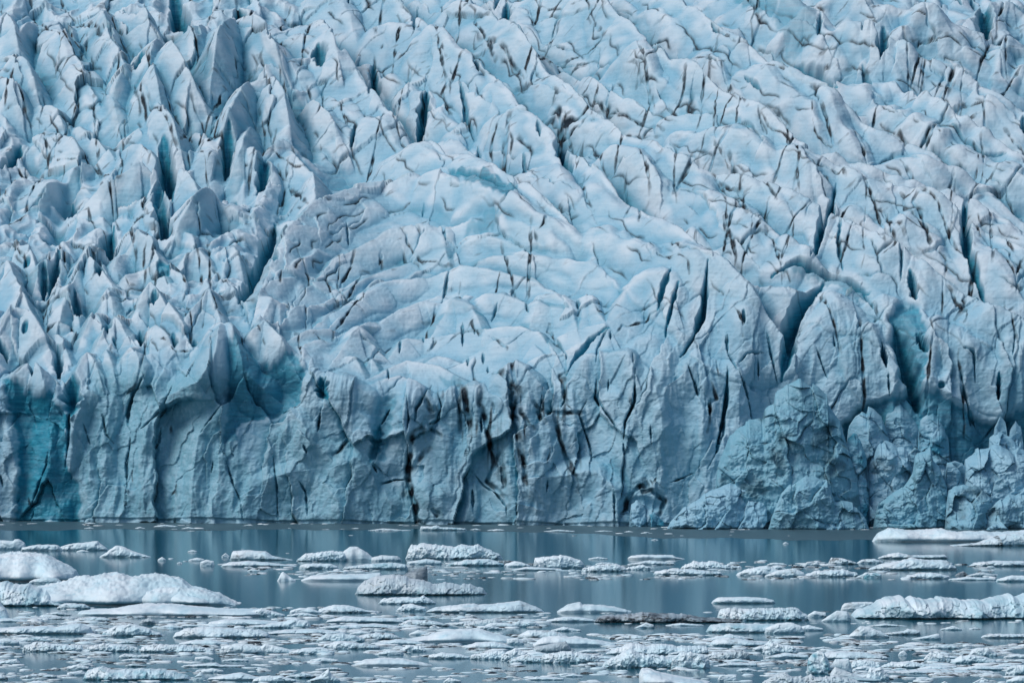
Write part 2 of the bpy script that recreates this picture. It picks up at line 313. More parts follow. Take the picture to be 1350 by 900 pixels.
# the calving front (finer zooms)
crest(Q1, 17, 34, 18, .8, "520 -10 440 110 400 240 380 420 @1.1; 600 60 560 300 560 520 @.7; 930 40 800 200 740 400 760 600 @.9; 1200 10 1160 160 1040 300 1020 520 1010 700 @1.3; 20 160 60 330 90 480 60 700 @.9; 330 110 270 300 260 480 190 640 @.9; 690 270 780 250 860 170@.8; 480 400 520 560 480 720@.6; 900 480 880 600 880 700@.5")
crest(Q2, 17, 34, 18, .8, "150 140 230 230 300 330 350 380 @1; 270 20 340 120 420 200 @.9; 450 100 560 200 620 320 600 450 @1; 640 100 700 90 770 130 760 300 700 420 @1.1; 440 440 520 410 600 480 620 560 @1; 0 560 80 510 220 480 @.9; 120 300 180 230 @.7; 830 560 900 620 1000 600 @.7; 1100 520 1110 640 1080 740 @.7; 900 160 960 260 980 420@.7; 1250 200 1300 420 1340 640@.8; 330 520 420 640 440 740@.5; 640 540 700 650 690 740@.6; 1130 180 1120 360 1060 560@.6; 960 60 1060 40 1170 40@.8")
crest(Q3, 17, 34, 18, .8, "200 510 300 500 400 480 470 490 550 570 550 700 @1.6; 100 160 120 330 140 500 @.8; 210 230 230 420 190 600 @.7; 550 250 600 400 660 520 @1; 330 20 340 120 350 300 @.8; 760 30 800 200 780 400 @.8; 980 60 1020 180 1000 400 @.8; 60 540 160 620@.6; 440 560 420 720@.7; 560 60 590 200@.6")
crev(Q1, 4, 11, .8, .5, "390 60 372 200 362 350 345 480; 760 20 700 80 670 170 672 250")
crev(Q1, 2.2, 6, .5, .6, "672 250 690 280 680 380 665 450 670 560 660 690; 910 40 860 160 760 260 700 290; 1180 130 1080 250 1050 300; 1165 360 1190 450 1220 550 1260 640 1275 745; 262 380 250 460 200 570 150 690; 840 250 830 330 800 380; 1120 430 1110 500; 0 490 20 570; 540 180 560 300 600 340; 440 240 480 360")
crev(Q2, 6, 12, 1, .05, "640 240 615 360 590 430; 330 20 345 80 370 110")
crev(Q2, 2.4, 7, .6, .6, "335 160 312 290; 702 150 640 250; 780 140 792 230 780 290; 910 70 870 140 830 180 822 255; 918 75 960 160 940 220 860 270; 80 400 100 560 105 745; 210 530 250 590 262 720; 1130 490 1180 550 1250 600 1300 670 1300 740; 240 350 260 400; 600 450 625 490; 640 545 720 520 780 520; 1165 190 1172 300; 1120 560 1125 700")
crack(Q2, 4.2, 1, "860 270 800 320 795 440 782 512; 840 430 782 512 802 590 825 660 832 745; 1180 180 1212 330 1232 430; 1085 125 1106 225")
crack(Q2, 3.5, .7, "1232 440 1200 530 1262 592; 900 262 942 295; 880 150 910 180; 920 700 940 720; 1050 120 1060 220; 430 380 460 330; 1250 20 1320 60; 1320 120 1330 200; 1290 560 1280 480")
crev(Q3, 3.2, 10, .7, .7, "462 0 455 90 500 170 550 240 582 300; 660 -10 660 130 610 230 600 330; 1142 -20 1135 150 1120 300 1080 400 1040 475")
crev(Q3, 2.2, 7, .6, .6, "410 110 370 190 400 270 430 360 440 460; 182 20 170 120 172 205; 292 10 295 120 260 180; 1200 0 1250 110 1270 200; 840 545 920 510 972 488; 1050 120 1052 225; 970 40 992 105; 205 520 200 600; 600 330 605 400; 550 590 555 760; 740 240 745 350; 520 80 525 20")
crack(Q3, 3.4, .9, "0 110 15 200 40 280 57 392; 80 190 112 252; 250 230 290 380 342 502; 290 20 295 90; 160 170 172 210; 60 360 80 440 90 570; 620 640 610 690; 760 600 820 630 800 700; 20 0 40 60; 250 180 350 180; 690 560 640 610; 40 130 20 180")
crev(Q4, 3, 10, .8, .5, "630 20 640 120; 1000 20 1050 180 1080 300; 1060 180 1100 270")

# patches: polygons of clear blue ice, greyer ice
HOLLOW = {1.0: 12, .82: 20, .85: 13, .81: 16, .55: 8}
CLEAR_POLY = [(Q1, "20 15 130 80 260 110 365 190 350 480 410 530 425 745 80 745 100 480 95 300 50 150", 1.0),
 (D, "910 545 960 500 1080 560 1160 520 1200 580 1190 700 1080 750 950 770 890 870 880 900 905 700", .85),
 (Q2, "585 400 630 120 720 110 690 300 650 440", .55), (Q1, "1160 250 1240 240 1240 330 1170 340", .8),
 (E, "420 -20 560 20 690 50 690 75 600 70 460 15", .8), (E, "430 320 520 330 540 390 430 380", .3), (E, "380 640 460 620 560 610 540 655 420 660", .5),
 (E, "470 130 600 125 650 100 560 92", .5), (C, "180 90 400 100 470 160 340 225 240 180", .6), (C, "350 230 480 180 540 210 520 310 420 330", .45),
 (A, "690 230 770 285 850 340 840 460 770 440 720 330", .45), (F, "810 440 860 380 940 440 960 560 930 760 870 640", .81), (F, "350 262 560 272 740 350 700 370 560 300", .6),
 (B, "1170 0 1250 60 1350 130 1350 215 1240 140", .5), (Q3, "460 470 560 400 650 560 600 640 550 580", .35), (F, "600 470 760 430 780 600 600 640", .25),
 (C, "330 370 440 390 500 440 470 470 390 440", .5), (F, "1240 640 1350 640 1350 760 1240 740", .4),
 ((0, 0, 1), "1112 560 1140 535 1200 520 1262 540 1300 560 1360 540 1360 690 1250 690 1140 690", .82)]  # last patch: shade of the gap behind the heap, painted dark blue
GREY_POLY = [(Q1, "420 180 520 0 900 0 1180 20 1180 300 1348 480 1348 745 430 745 400 400", .75), (Q2, "0 250 200 220 620 360 640 560 1000 560 1000 755 0 755", .6),
 (Q3, "560 280 1000 230 1030 500 900 700 560 760", .35), (Q2, "820 160 1160 140 1348 240 1348 760 820 760", .35)]

TROUGHS = [("345 275 420 248 500 238 600 240 690 262 800 305 870 345", 30, 22), ("395 262 355 320 325 400", 24, 20), ("228 -10 240 60 268 150 285 200", 30, 24), ("-10 250 90 210 180 190 280 200", 26, 12),
 ("0 470 60 505", 20, 8), ("80 60 110 130 150 190", 13, 20), ("330 90 380 150 400 220", 14, 22), ("20 200 90 260 70 330", 12, 18), ("170 250 150 330 200 400", 14, 20), ("265 170 300 240 290 320", 13, 20), ("0 330 60 360 110 420", 12, 16)]
# the long ice ridges that sweep down the fall from upper left to lower right: (line, height, wide side, steep side)
MAJOR = [("500 -20 560 35 620 85 680 145 735 200 790 245 850 285 920 325 990 372", 67, 105, 22), ("600 -20 660 45 720 105 775 158 830 200 890 222 960 238 1040 262 1120 297 1210 345 1300 395 1370 425", 73, 105, 24),
 ("760 -20 820 35 870 80 935 122 1000 165 1060 205 1130 236 1220 262 1300 298 1370 335", 76, 101, 24), ("850 -20 910 30 970 70 1040 110 1110 148 1160 178 1230 205", 64, 87, 22), ("985 -20 1050 20 1110 50 1180 76 1260 106 1370 150", 64, 87, 24),
 ("425 40 490 125 540 185 600 230 670 262 740 288", 59, 87, 22), ("1175 112 1250 160 1370 215", 61, 80, 22), ("640 282 720 304 800 334 870 358 950 378 1040 386 1130 398 1200 422 1260 450", 30, 46, 20), ("1100 215 1180 240 1260 268 1370 310", 49, 70, 20),
 ("342 392 366 332 418 288 480 266 560 258 640 270 720 298", 35, 60, 20), ("380 405 440 352 520 326 620 320 720 340 800 366", 17, 40, 12), ("420 425 500 378 600 362 700 376 780 402", 16, 36, 12), ("460 440 560 405 660 400 740 418", 14, 30, 12),
 ("880 240 960 285 1040 325 1120 372", 49, 77, 20), ("690 60 740 100 800 130 870 160 930 196", 47, 63, 18), ("1080 -20 1150 18 1230 40 1370 70", 53, 70, 20), ("540 120 590 180 640 225 700 255", 30, 34, 16)]
# ------------------------------------------------------------------ glacier: one continuous sheet of ice, cliff and icefall
WL_X = [-520, 0, 300, 600, 850, 1150, 1350, 1900]
WL_Y = [684, 686, 688, 690, 692.5, 693, 693, 694]
CT_X = [-520, 0, 40, 78, 92, 112, 130, 150, 190, 235, 265, 305, 350, 390, 430, 490, 535, 548, 600, 640, 700, 760, 800, 850, 890, 930, 1010, 1080, 1150, 1200, 1300, 1350, 1900]
CT_Y = [500, 505, 512, 512, 560, 560, 522, 490, 488, 493, 490, 480, 490, 476, 505, 520, 530, 546, 528, 518, 510, 496, 484, 475, 470, 465, 465, 470, 475, 480, 490, 495, 500]
TW_X = [-520, 600, 760, 850, 950, 1350, 1900]
TW_Y = [18, 18, 40, 85, 115, 115, 115]

def build_glacier():
    rows = np.concatenate([np.arange(714, -44, -.62), np.arange(-46, -420, -3.5)])
    cols = np.concatenate([np.arange(-470, -44, 6), np.arange(-44, 1394, 1.0), np.arange(1396, 1830, 6)])
    nr, nc = len(rows), len(cols)
    PX = np.broadcast_to(cols[None, :], (nr, nc)).astype(np.float32); PY = np.broadcast_to(rows[:, None], (nr, nc)).astype(np.float32)
    wl = np.interp(cols, WL_X, WL_Y); ct0 = np.interp(cols, CT_X, CT_Y); tw = np.interp(cols, TW_X, TW_Y)
    ker = np.exp(-(np.arange(-600, 601) / 45.0) ** 2 / 2); ker /= ker.sum()
    xx = np.arange(-1200, 2600.0)
    sm = np.convolve(np.interp(xx, CT_X, CT_Y), ker, 'same'); ct = np.interp(cols, xx, sm)
    # slope angle of the underlying surface
    low = 27 + 4 * perlin2(PX / 260, PY / 150, 3)
    dome = np.exp(-((PX - 610) / 230) ** 2 - ((PY - 300) / 45) ** 2)
    low = low - 9 * dome + 5 * np.exp(-((PX - 610) / 260) ** 2 - ((PY - 430) / 60) ** 2)
    al = low + (82 - low) * ss(-1, 1, (PY - ct[None, :]) / tw[None, :])
    al = np.radians(al)
    TX, TZ = ray(cols, 0)[0], np.array([ray(0, r)[1] for r in rows])
    Y = np.zeros((nr, nc)); S = np.zeros((nr, nc))
    y = np.array([water_y(w) for w in wl])
    # start at the waterline: below it the wall simply goes on down
    i0 = [np.argmin(abs(rows - w)) for w in wl]
    Y[0] = y * (1 - 0.004)
    for i in range(1, nr):
        dt = TZ[i] - TZ[i - 1]
        ta = np.tan(al[i])
        Y[i] = Y[i - 1] + Y[i - 1] * dt / (ta - TZ[i])
        S[i] = S[i - 1] + (rows[i] - rows[i - 1]) / np.maximum(np.sin(al[i] - TZ[i]), .3)
    S -= S[0] * 0
    S = -S  # grows up the glacier
    S = S.astype(np.float32)
    als = np.radians(blur(np.degrees(al).astype(np.float32), 14))
    ca, sa = np.cos(als), np.sin(als)
    cliff = ss(-1, .6, (PY - ct[None, :]) / tw[None, :]).astype(np.float32)

    c0 = int(np.argmin(abs(cols + 44))); fine_c = cols
    def ci(x): return int(np.searchsorted(cols, x))
    def ri(yv): return int(np.searchsorted(-rows, -yv))
    def look(a, x, yv):
        return a[min(max(ri(yv), 0), nr - 1), min(max(ci(x), 0), nc - 1)]

    def dist_field(pts, R):
        """distance and signed side (in the plane of the ice) to a line inside a window"""
        x0, x1 = pts[:, 0].min() - R, pts[:, 0].max() + R
        y0, y1 = pts[:, 1].min() - R, pts[:, 1].max() + R
        a, b, c, d = ri(y1), ri(y0) + 1, ci(x0), ci(x1) + 1
        if b - a < 2 or d - c < 2: return None
        gx = PX[a:b, c:d]; gs = S[a:b, c:d]
        L = np.array([[p[0], look(S, p[0], p[1])] for p in pts], np.float32)
        best = np.full(gx.shape, 1e9, np.float32); side = np.zeros_like(best); u = np.zeros_like(best)
        n = len(L) - 1; seg = np.hypot(*(L[1:] - L[:-1]).T); tot = max(seg.sum(), 1e-3); acc = 0
        for k in range(n):
            ax, ay = L[k]; bx, by = L[k + 1]; dx, dy = bx - ax, by - ay
            l2 = dx * dx + dy * dy + 1e-6
            t = np.clip(((gx - ax) * dx + (gs - ay) * dy) / l2, 0, 1)
            ex = gx - ax - t * dx; ey = gs - ay - t * dy
            dd = ex * ex + ey * ey
            m = dd < best
            best = np.where(m, dd, best)
            side = np.where(m, np.sign(dx * ey - dy * ex), side)   # + = left of travel seen from above
            u = np.where(m, (acc + t * seg[k]) / tot, u); acc += seg[k]
        return (slice(a, b), slice(c, d)), np.sqrt(best), side, u

    # wobble for natural edges
    wobc = (3.2 * perlin2(PX / 19, S / 26, 5)).astype(np.float32)
    wob = (3.0 * perlin2(PX / 17, S / 22, 5) + 1.6 * perlin2(PX / 7, S / 9, 6)).astype(np.float32)
    # ---- crests
    Hc = np.zeros((nr, nc), np.float32); face = np.zeros((nr, nc), np.float32); vein = np.zeros((nr, nc), np.float32)
    jobs = [(q_, h, wa, wb, p, 0) for q_, h, wa, wb, p in CRESTS] + [(_pts((0, 0, 1), t_), h, wa, wb, .6, 1) for t_, h, wa, wb in MAJOR]
    trough = np.zeros((nr, nc), np.float32)
    Hm = np.zeros_like(Hc); Hsm = np.zeros_like(Hc); veins = np.zeros_like(Hc)
    for pts, h, wa, wb, p, big_ in jobs:
        Hc = Hm if big_ else Hsm
        q = pts.copy()
        for i in range(len(q)):       # a crest shows above its foot: move the foot down the slope
            q[i, 1] += h * .9 * math.cos(float(look(als, q[i, 0], q[i, 1])))
        r = dist_field(q, max(wa, wb * 2) + 8)
        if r is None: continue
        w, d, side, u = r
        d0 = d
        d = np.abs(d + wobc[w] * (1.5 if big_ else .8))
        wv = 1 + (.35 * perlin2(u * (9 if big_ else 4), u * 0 + float(pts[0, 0]), 17) if big_ else 0)
        wd = np.where(side < 0, wa, wb) * wv
        taper = (.7 + .3 * np.sin(np.pi * np.clip(u, 0.02, .98)) ** .7) * (1 + .3 * perlin2(u * 11, u * 0 + float(pts[0, 1]) + h, 18)) if big_ else .55 + .45 * np.sin(np.pi * np.clip(u, 0.02, .98)) ** .7
        t = np.clip(1 - d / wd, 0, 1)
        v = h * taper * t ** p
        if big_:
            trough[w] = np.maximum(trough[w], (side > 0) * .55 * h * np.exp(-((d - wb * 1.05) / (wb * .6)) ** 2) * np.sin(np.pi * np.clip(u, .03, .97)) ** .5)
        if big_ and h > 30 or h > 33:           # debris melts out in long veins beside the crest
            ph = float(pts[0, 0] * .37 + pts[0, 1] * .13)
            lines = ((.85 * wb, 1, 1.0), (.30 * wa, -1, .9), (.55 * wa, -1, .9), (.8 * wa, -1, .8)) if big_ else ((.8 * wb, 1, 1.0), (.5 * wa, -1, .7))
            for off, sg, wt in lines:
                vn = np.exp(-((d - off + 1.3 * wobc[w] + .5 * wob[w]) / 1.15) ** 2) * (side * sg > 0) * ss(-.02, .2, perlin2(u * (14 if big_ else 4) + ph, d * 0 + off, 16)) * (u > .02) * (u < .98)
                vein[w] = np.where(v >= Hc[w], np.maximum(vn * wt, vein[w] * ((v < 1) | bool(big_))), vein[w])
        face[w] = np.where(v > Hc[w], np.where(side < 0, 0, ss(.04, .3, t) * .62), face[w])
        Hc[w] = np.maximum(Hc[w], v)
    Hc = Hm + Hsm * (1 - .5 * ss(0, 20, Hm))
    Hc -= trough * (.35 + .65 * ss(40, 6, Hm))
    # ---- filling ridges between the traced crests
    def field(th, lx, ly, seed, o=4, gain=.5):
        c, s_ = math.cos(th), math.sin(th)
        a = (PX * c + S * s_); b = (-PX * s_ + S * c)
        wx = 14 * perlin2(PX / 50, S / 60, seed + 40); wy = 14 * perlin2(PX / 50, S / 60, seed + 41)
        return ridged2((a + wx) / lx, (b + wy) / ly, o, seed, gain, 1.1)
    left = ss(460, 330, PX) * (1 - cliff)
    right = ss(480, 620, PX) * ss(395, 330, PY - (PX - 600) * .12)
    mid = np.clip(1 - left - right, 0, 1)
    fl = field(math.radians(75), 84, 54, 1, 3)
    def rolls(th, lx, ly, seed):
        c, s_ = math.cos(th), math.sin(th)
        wx = 22 * perlin2(PX / 70, S / 90, seed + 40); wy = 12 * perlin2(PX / 50, S / 60, seed + 41)
        a = PX * c + S * s_ + wx; b = -PX * s_ + S * c + wy
        return np.abs(perlin2(a / lx, b / ly, seed)) * 1.5 + .5 * np.abs(perlin2(a / lx * 2.3, b / ly * 2.2, seed + 1))
    fr = rolls(math.radians(-60), 150, 58, 2)
    fm = field(math.radians(35), 140, 60, 3, 3, .4)
    fill = (left * fl * 12 + right * fr * 20 + mid * fm * 6) * (1 - .8 * cliff)
    face = np.where(fill * .8 > Hc, 0, face)
    Hc = np.maximum(Hc, fill * .8) + fill * (.2 + .45 * right)
    Hc += 24 * np.exp(-((PX - 600) / 240) ** 2 - ((PY - 318) / 42) ** 2)
    # ---- blocks: tilted cells with stepped, broken edges
    wx = 10 * perlin2(PX / 34, S / 40, 21) + 4 * perlin2(PX / 11, S / 13, 23); wy = 10 * perlin2(PX / 34, S / 40, 22) + 4 * perlin2(PX / 11, S / 13, 24)
    def cells(th, lx, ly, seed, tilt, step):
        c, s_ = math.cos(th), math.sin(th)
        a = (PX + wx) * c + (S + wy) * s_; b = -(PX + wx) * s_ + (S + wy) * c
        r0, r1, r2, ox, oy, e = worley2(a / lx, b / ly, seed)
        return step * (r0 - .5) + tilt * ((r1 - .5) * ox + (r2 - .5) * oy) * 2, e * min(lx, ly)
    b1, e1 = cells(math.radians(-58), 130, 56, 1, 5, 4)
    b2, e2 = cells(math.radians(38), 110, 50, 2, 5, 4)
    b3, e3 = cells(math.radians(80), 70, 40, 3, 10, 8)
    Hc += (1 - cliff) * (right * b1 + mid * b2 + left * b3)
    edge = np.where(right > .5, e1, np.where(left > .5, e3, e2))
    k1, g1 = cells(math.radians(88), 170, 66, 4, 22, 15)
    k2, g2 = cells(math.radians(68), 60, 30, 5, 6, 4)
    # ---- cliff columns and scallops
    fl1 = ridged2(PX / 46 + .4 * perlin2(PX / 40, S / 60, 31), S / 130, 4, 30, .55)
    sc = np.abs(fbm2((PX + .35 * S) / 34, (S - .2 * PX) / 38, 4, 34, .5))
    sc2 = np.abs(fbm2((PX - .3 * S) / 13, S / 12, 3, 38, .5))
    rc = ss(700, 860, PX)
    big = 16 * perlin2(PX / 105 + .3, S / 420, 81) + 9 * perlin2(PX / 48, S / 200, 82)
    Hc += cliff * (5 * fl1 - 3 * sc - 1.6 * sc2 + 1.6 * big * (1 + .4 * rc) + (k1 + k2) * (1 - .5 * rc))
    for tx, wv, dv in TROUGHS:
        r = dist_field(_pts((0, 0, 1), tx), wv * 1.6)
        w, d, side, u = r
        Hc[w] -= dv * np.sin(np.pi * np.clip(u, .06, .94)) ** .6 * np.exp(-(d / wv) ** 2)
    # ---- crevasses and cracks
    clear = np.zeros((nr, nc), np.float32); silt = np.zeros_like(clear); grey = np.zeros_like(clear)
    dig = np.zeros_like(clear)
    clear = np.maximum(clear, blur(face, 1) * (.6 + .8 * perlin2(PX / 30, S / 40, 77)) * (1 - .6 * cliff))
    for pts, w_, dep, cl, si in CREVS:
        r = dist_field(pts, w_ * 2.6 + 7)
        if r is None: continue
        w, d, side, u = r
        d = np.abs(d + wob[w] * .7)
        sn = np.sin(np.pi * np.clip(u, .02, .98)) ** .8
        dep = dep * 1.6; clf = look(cliff, pts[len(pts) // 2, 0], pts[len(pts) // 2, 1]); w_ = w_ * (1 - .5 * clf) if w_ < 5.5 else w_; wd = 1.25 * w_ * (.12 + .88 * sn) * (.8 + .5 * perlin2(u * 9, u * 0 + w_ * 3.3, 8))
        f = np.clip(1.15 - d / (wd * 1.3), 0, 1) ** .8
        dig[w] = np.maximum(dig[w], dep * sn * f)
        clear[w] = np.maximum(clear[w], cl * (1 - ss(wd * .7, wd * 1.7, d)))
        silt[w] = np.maximum(silt[w], si * (1 - ss(wd * .3, wd * 1.2, d)) * ss(-.15, .35, perlin2(PX[w] / 14, S[w] / 18, 9)))
    silt = np.maximum(silt, vein * (1 - cliff)); dig = np.maximum(dig, 2.5 * vein * (1 - cliff))
    net = ss(-.02, .30, perlin2(PX / 60, S / 80, 91)) * (1 - cliff)
    ln = np.exp(-(edge / 1.5) ** 2) * net
    dig = np.maximum(dig, 5.0 * ln); silt = np.maximum(silt, .9 * ln * ss(-.2, .25, perlin2(PX / 16, S / 22, 92)))
    ln = np.exp(-(g1 / 1.3) ** 2) * ss(.1, .4, perlin2(PX / 70, S / 70, 93)) * cliff
    dig = np.maximum(dig, 5.0 * ln); silt = np.maximum(silt, .5 * ln)
    rnd = random.Random(5)
    auto = []
    def walk(x, yv, ang, n, st):
        pts = [(x, yv)]
        for _ in range(n):
            ang += rnd.gauss(0, .28); x += st * math.cos(ang); yv += st * math.sin(ang); pts.append((x, yv))
        return np.array(pts)
    for _ in range(170):
        x = rnd.uniform(-20, 1370); yv = rnd.uniform(-20, 470)
        ctv = np.interp(x, CT_X, CT_Y)
        if yv > ctv - 20: continue
        dens = .9 if yv < 250 else .75
        if 360 < x < 860 and 255 < yv: dens = .35
        if rnd.random() > dens: continue
        if x < 420: ang = math.radians(rnd.choice([62, 75, 100, 118]) + rnd.gauss(0, 10))
        elif 360 < x < 860 and yv > 255: ang = math.radians(rnd.choice([-28, 85]) + rnd.gauss(0, 12))
        else: ang = math.radians(rnd.choice([48, 118, 130, -30, 60]) + rnd.gauss(0, 12))
        auto.append((walk(x, yv, ang, rnd.choice([5, 8, 11, 15]), rnd.uniform(3.5, 8)), rnd.choice([.55, .7, .85, 1.0, 1.3]), rnd.uniform(.7, 1)))
    for _ in range(25):
        x = rnd.uniform(0, 1350); yv = np.interp(x, CT_X, CT_Y) + rnd.uniform(15, 190)
        auto.append((walk(x, yv, math.radians(rnd.choice([85, 95, 110, 60]) + rnd.gauss(0, 12)), rnd.randint(2, 5), rnd.uniform(4, 9)), rnd.uniform(.4, .8), rnd.uniform(.3, .8)))
    def longer(pts):
        a, b = pts[0] - pts[1], pts[-1] - pts[-2]
        na, nb = a / (np.hypot(*a) + 1e-6), b / (np.hypot(*b) + 1e-6); out = list(pts)
        L_ = min(22, .6 * np.hypot(*(pts[-1] - pts[0])))
        for k in (1, 2):
            out.insert(0, pts[0] + na * L_ * k * .5 + np.array([rnd.gauss(0, 3), rnd.gauss(0, 3)])); out.append(pts[-1] + nb * L_ * k * .5 + np.array([rnd.gauss(0, 3), rnd.gauss(0, 3)]))
        return np.array(out)
    for pts, w_, si in [(longer(p_), w_, si) for p_, w_, si in CRACKS] + auto:
        r = dist_field(pts, w_ * 4 + 5)
        if r is None: continue
        w_ = w_ * .82
        w, d, side, u = r
        d = np.abs(d + wob[w] * .8)
        sn = np.sin(np.pi * np.clip(u, .03, .97)) ** .8
        br = ss(-.32, .18, perlin2(PX[w] / 11, S[w] / 15, 12))
        dig[w] = np.maximum(dig[w], (2.0 + 1.6 * w_) * sn * (1 - ss(w_ * .3, w_ * 1.5, d)))
        silt[w] = np.maximum(silt[w], si * np.sqrt(sn) * br * (1 - ss(w_ * .5 + .35, w_ * 1.5 + .8, d)))
    Hc = Hc - dig
    mwx = PX + 7 * fbm2(PX / 15, PY / 15, 3, 51); mwy = PY + 7 * fbm2(PX / 15, PY / 15, 3, 55)
    def poly_mask(f, txt):
        wx, wy = mwx, mwy
        P = _pts(f, txt); m = np.zeros((nr, nc), bool)
        j = len(P) - 1
        for i in range(len(P)):
            xi, yi = P[i]; xj, yj = P[j]
            m ^= ((yi > wy) != (yj > wy)) & (wx < (xj - xi) * (wy - yi) / (yj - yi + 1e-9) + xi)
            j = i
        return m.astype(np.float32)
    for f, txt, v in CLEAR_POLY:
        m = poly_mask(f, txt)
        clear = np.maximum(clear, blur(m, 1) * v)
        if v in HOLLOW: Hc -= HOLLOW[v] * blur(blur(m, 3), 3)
    for f, txt, v in GREY_POLY:
        grey = np.maximum(grey, blur(poly_mask(f, txt), 8) * v)
    # dirt bands and speckle that lie on the surface
    sp = fbm2((PX + .6 * S) / 38, (S - .5 * PX) / 12, 4, 61)
    silt = np.maximum(silt, .5 * ss(.42, .75, sp) * (1 - cliff) * ss(700, 300, PY + .1 * PX))
    # hollows
    for cx, cy, rx, ry, dp in [(1195, 545, 18, 60, 14), (840, 668, 26, 14, 8), (863, 660, 16, 14, 6)]:
        q = ((PX - cx) / rx) ** 2 + ((PY - cy) / ry) ** 2
        Hc -= dp * (1 - ss(.35, 1.25, q + .35 * perlin2(PX / 22, PY / 22, 71)))
    # round melt holes
    for cx, cy, r_ in [(216, 372, 9), (35, 457, 5), (37, 367, 5), (1238, 517, 5), (152, 464, 3), (95, 380, 4)]:
        q = np.hypot(PX - cx, (PY - cy - 6) / .8) / r_
        Hc -= 9 * (1 - ss(.6, 1.1, q)); clear = np.maximum(clear, (1 - ss(.8, 1.2, q)))

    stain = ss(.12, .42, perlin2(PX / 6 + .3 * perlin2(PX / 20, S / 30, 95), S / 75, 94)) * ss(-.1, .3, perlin2(PX / 60, S / 50, 96))
    silt = np.maximum(silt, .8 * stain * ss(540, 600, PX) * ss(800, 730, PX) * ss(505, 530, PY) * ss(660, 600, PY))
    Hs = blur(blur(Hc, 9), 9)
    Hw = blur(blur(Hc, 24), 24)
    clear = np.maximum(clear, .8 * ss(3, 19, Hw - Hc) * (1 - cliff) * (.8 + .5 * perlin2(PX / 40, S / 50, 99)))  # broad hollows: blue ice plus shade painted into the colour
    clear = np.maximum(clear, .9 * ss(1.5, 9, Hs - Hc) * (.75 + .6 * perlin2(PX / 24, S / 30, 97)))  # small hollows painted the same way, blue ice and shade together
    crust = ss(-2.5, 4, Hc - Hs) * (.85 + .7 * perlin2(PX / 30, S / 36, 98)) * (1 - .65 * cliff)  # convex crests whitened: weathered crust plus light painted into the colour
    Hc -= 4.5 * (1 - ss(1.0, 3.5, wl[None, :] - PY)) * (1 + .8 * perlin2(PX / 12, PY * 0, 88))
    unit = (Y * K).astype(np.float32)
    X = (PX - W0 / 2) * K * Y / math.cos(PITCH)
    X = TX[None, :] * Y
    Z = CAMH + TZ[:, None] * Y
    P = np.stack([X, Y - Hc * unit * sa, Z + Hc * unit * ca], -1).astype(np.float32)
    # roughness of the ice in 3-D, along the real surface normal
    def normals(P):
        du = np.gradient(P, axis=1); dv = np.gradient(P, axis=0)
        n = np.cross(du, dv); n /= np.linalg.norm(n, axis=-1, keepdims=True) + 1e-9
        return n
    N = normals(P)
    if N[nr // 2, nc // 2, 1] > 0: N = -N
    x, yv, z = P[..., 0], P[..., 1], P[..., 2]
    r1 = perlin3(x / 3.4, yv / 3.4, z / 2.6, 1); r2 = np.abs(perlin3(x / 1.3, yv / 1.3, z / .9, 2)); r3 = perlin3(x / .5, yv / .5, z / .34, 3)
    lam = perlin3(x / 9, yv / 9, z / .55 + .06 * x, 4)
    disp = (.27 * r1 - .20 * r2 + .07 * r3 + .08 * lam) * (1 - .4 * cliff)
    P += N * (disp * ss(-8, 4, Hc + 8 + 0 * disp))[..., None].astype(np.float32)
    at = {'clear_ice_shade': clear, 'crust_crest_light': np.clip(crust, 0, 1) * .8, 'silt': silt, 'grey_ice': grey}
    wall = PY + 5 * perlin2(PX / 30, PY / 30, 55) > ct[None, :] - .35 * tw[None, :]
    root = bpy.data.objects.new('glacier', None); COL.objects.link(root)
    tag(root, 'crevassed blue white glacier falling to a sheer ice cliff at the lagoon', None, None, 'structure')
    gm = glacier_material()
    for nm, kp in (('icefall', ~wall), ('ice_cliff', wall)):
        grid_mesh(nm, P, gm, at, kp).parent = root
    return P

GLACIER = build_glacier()
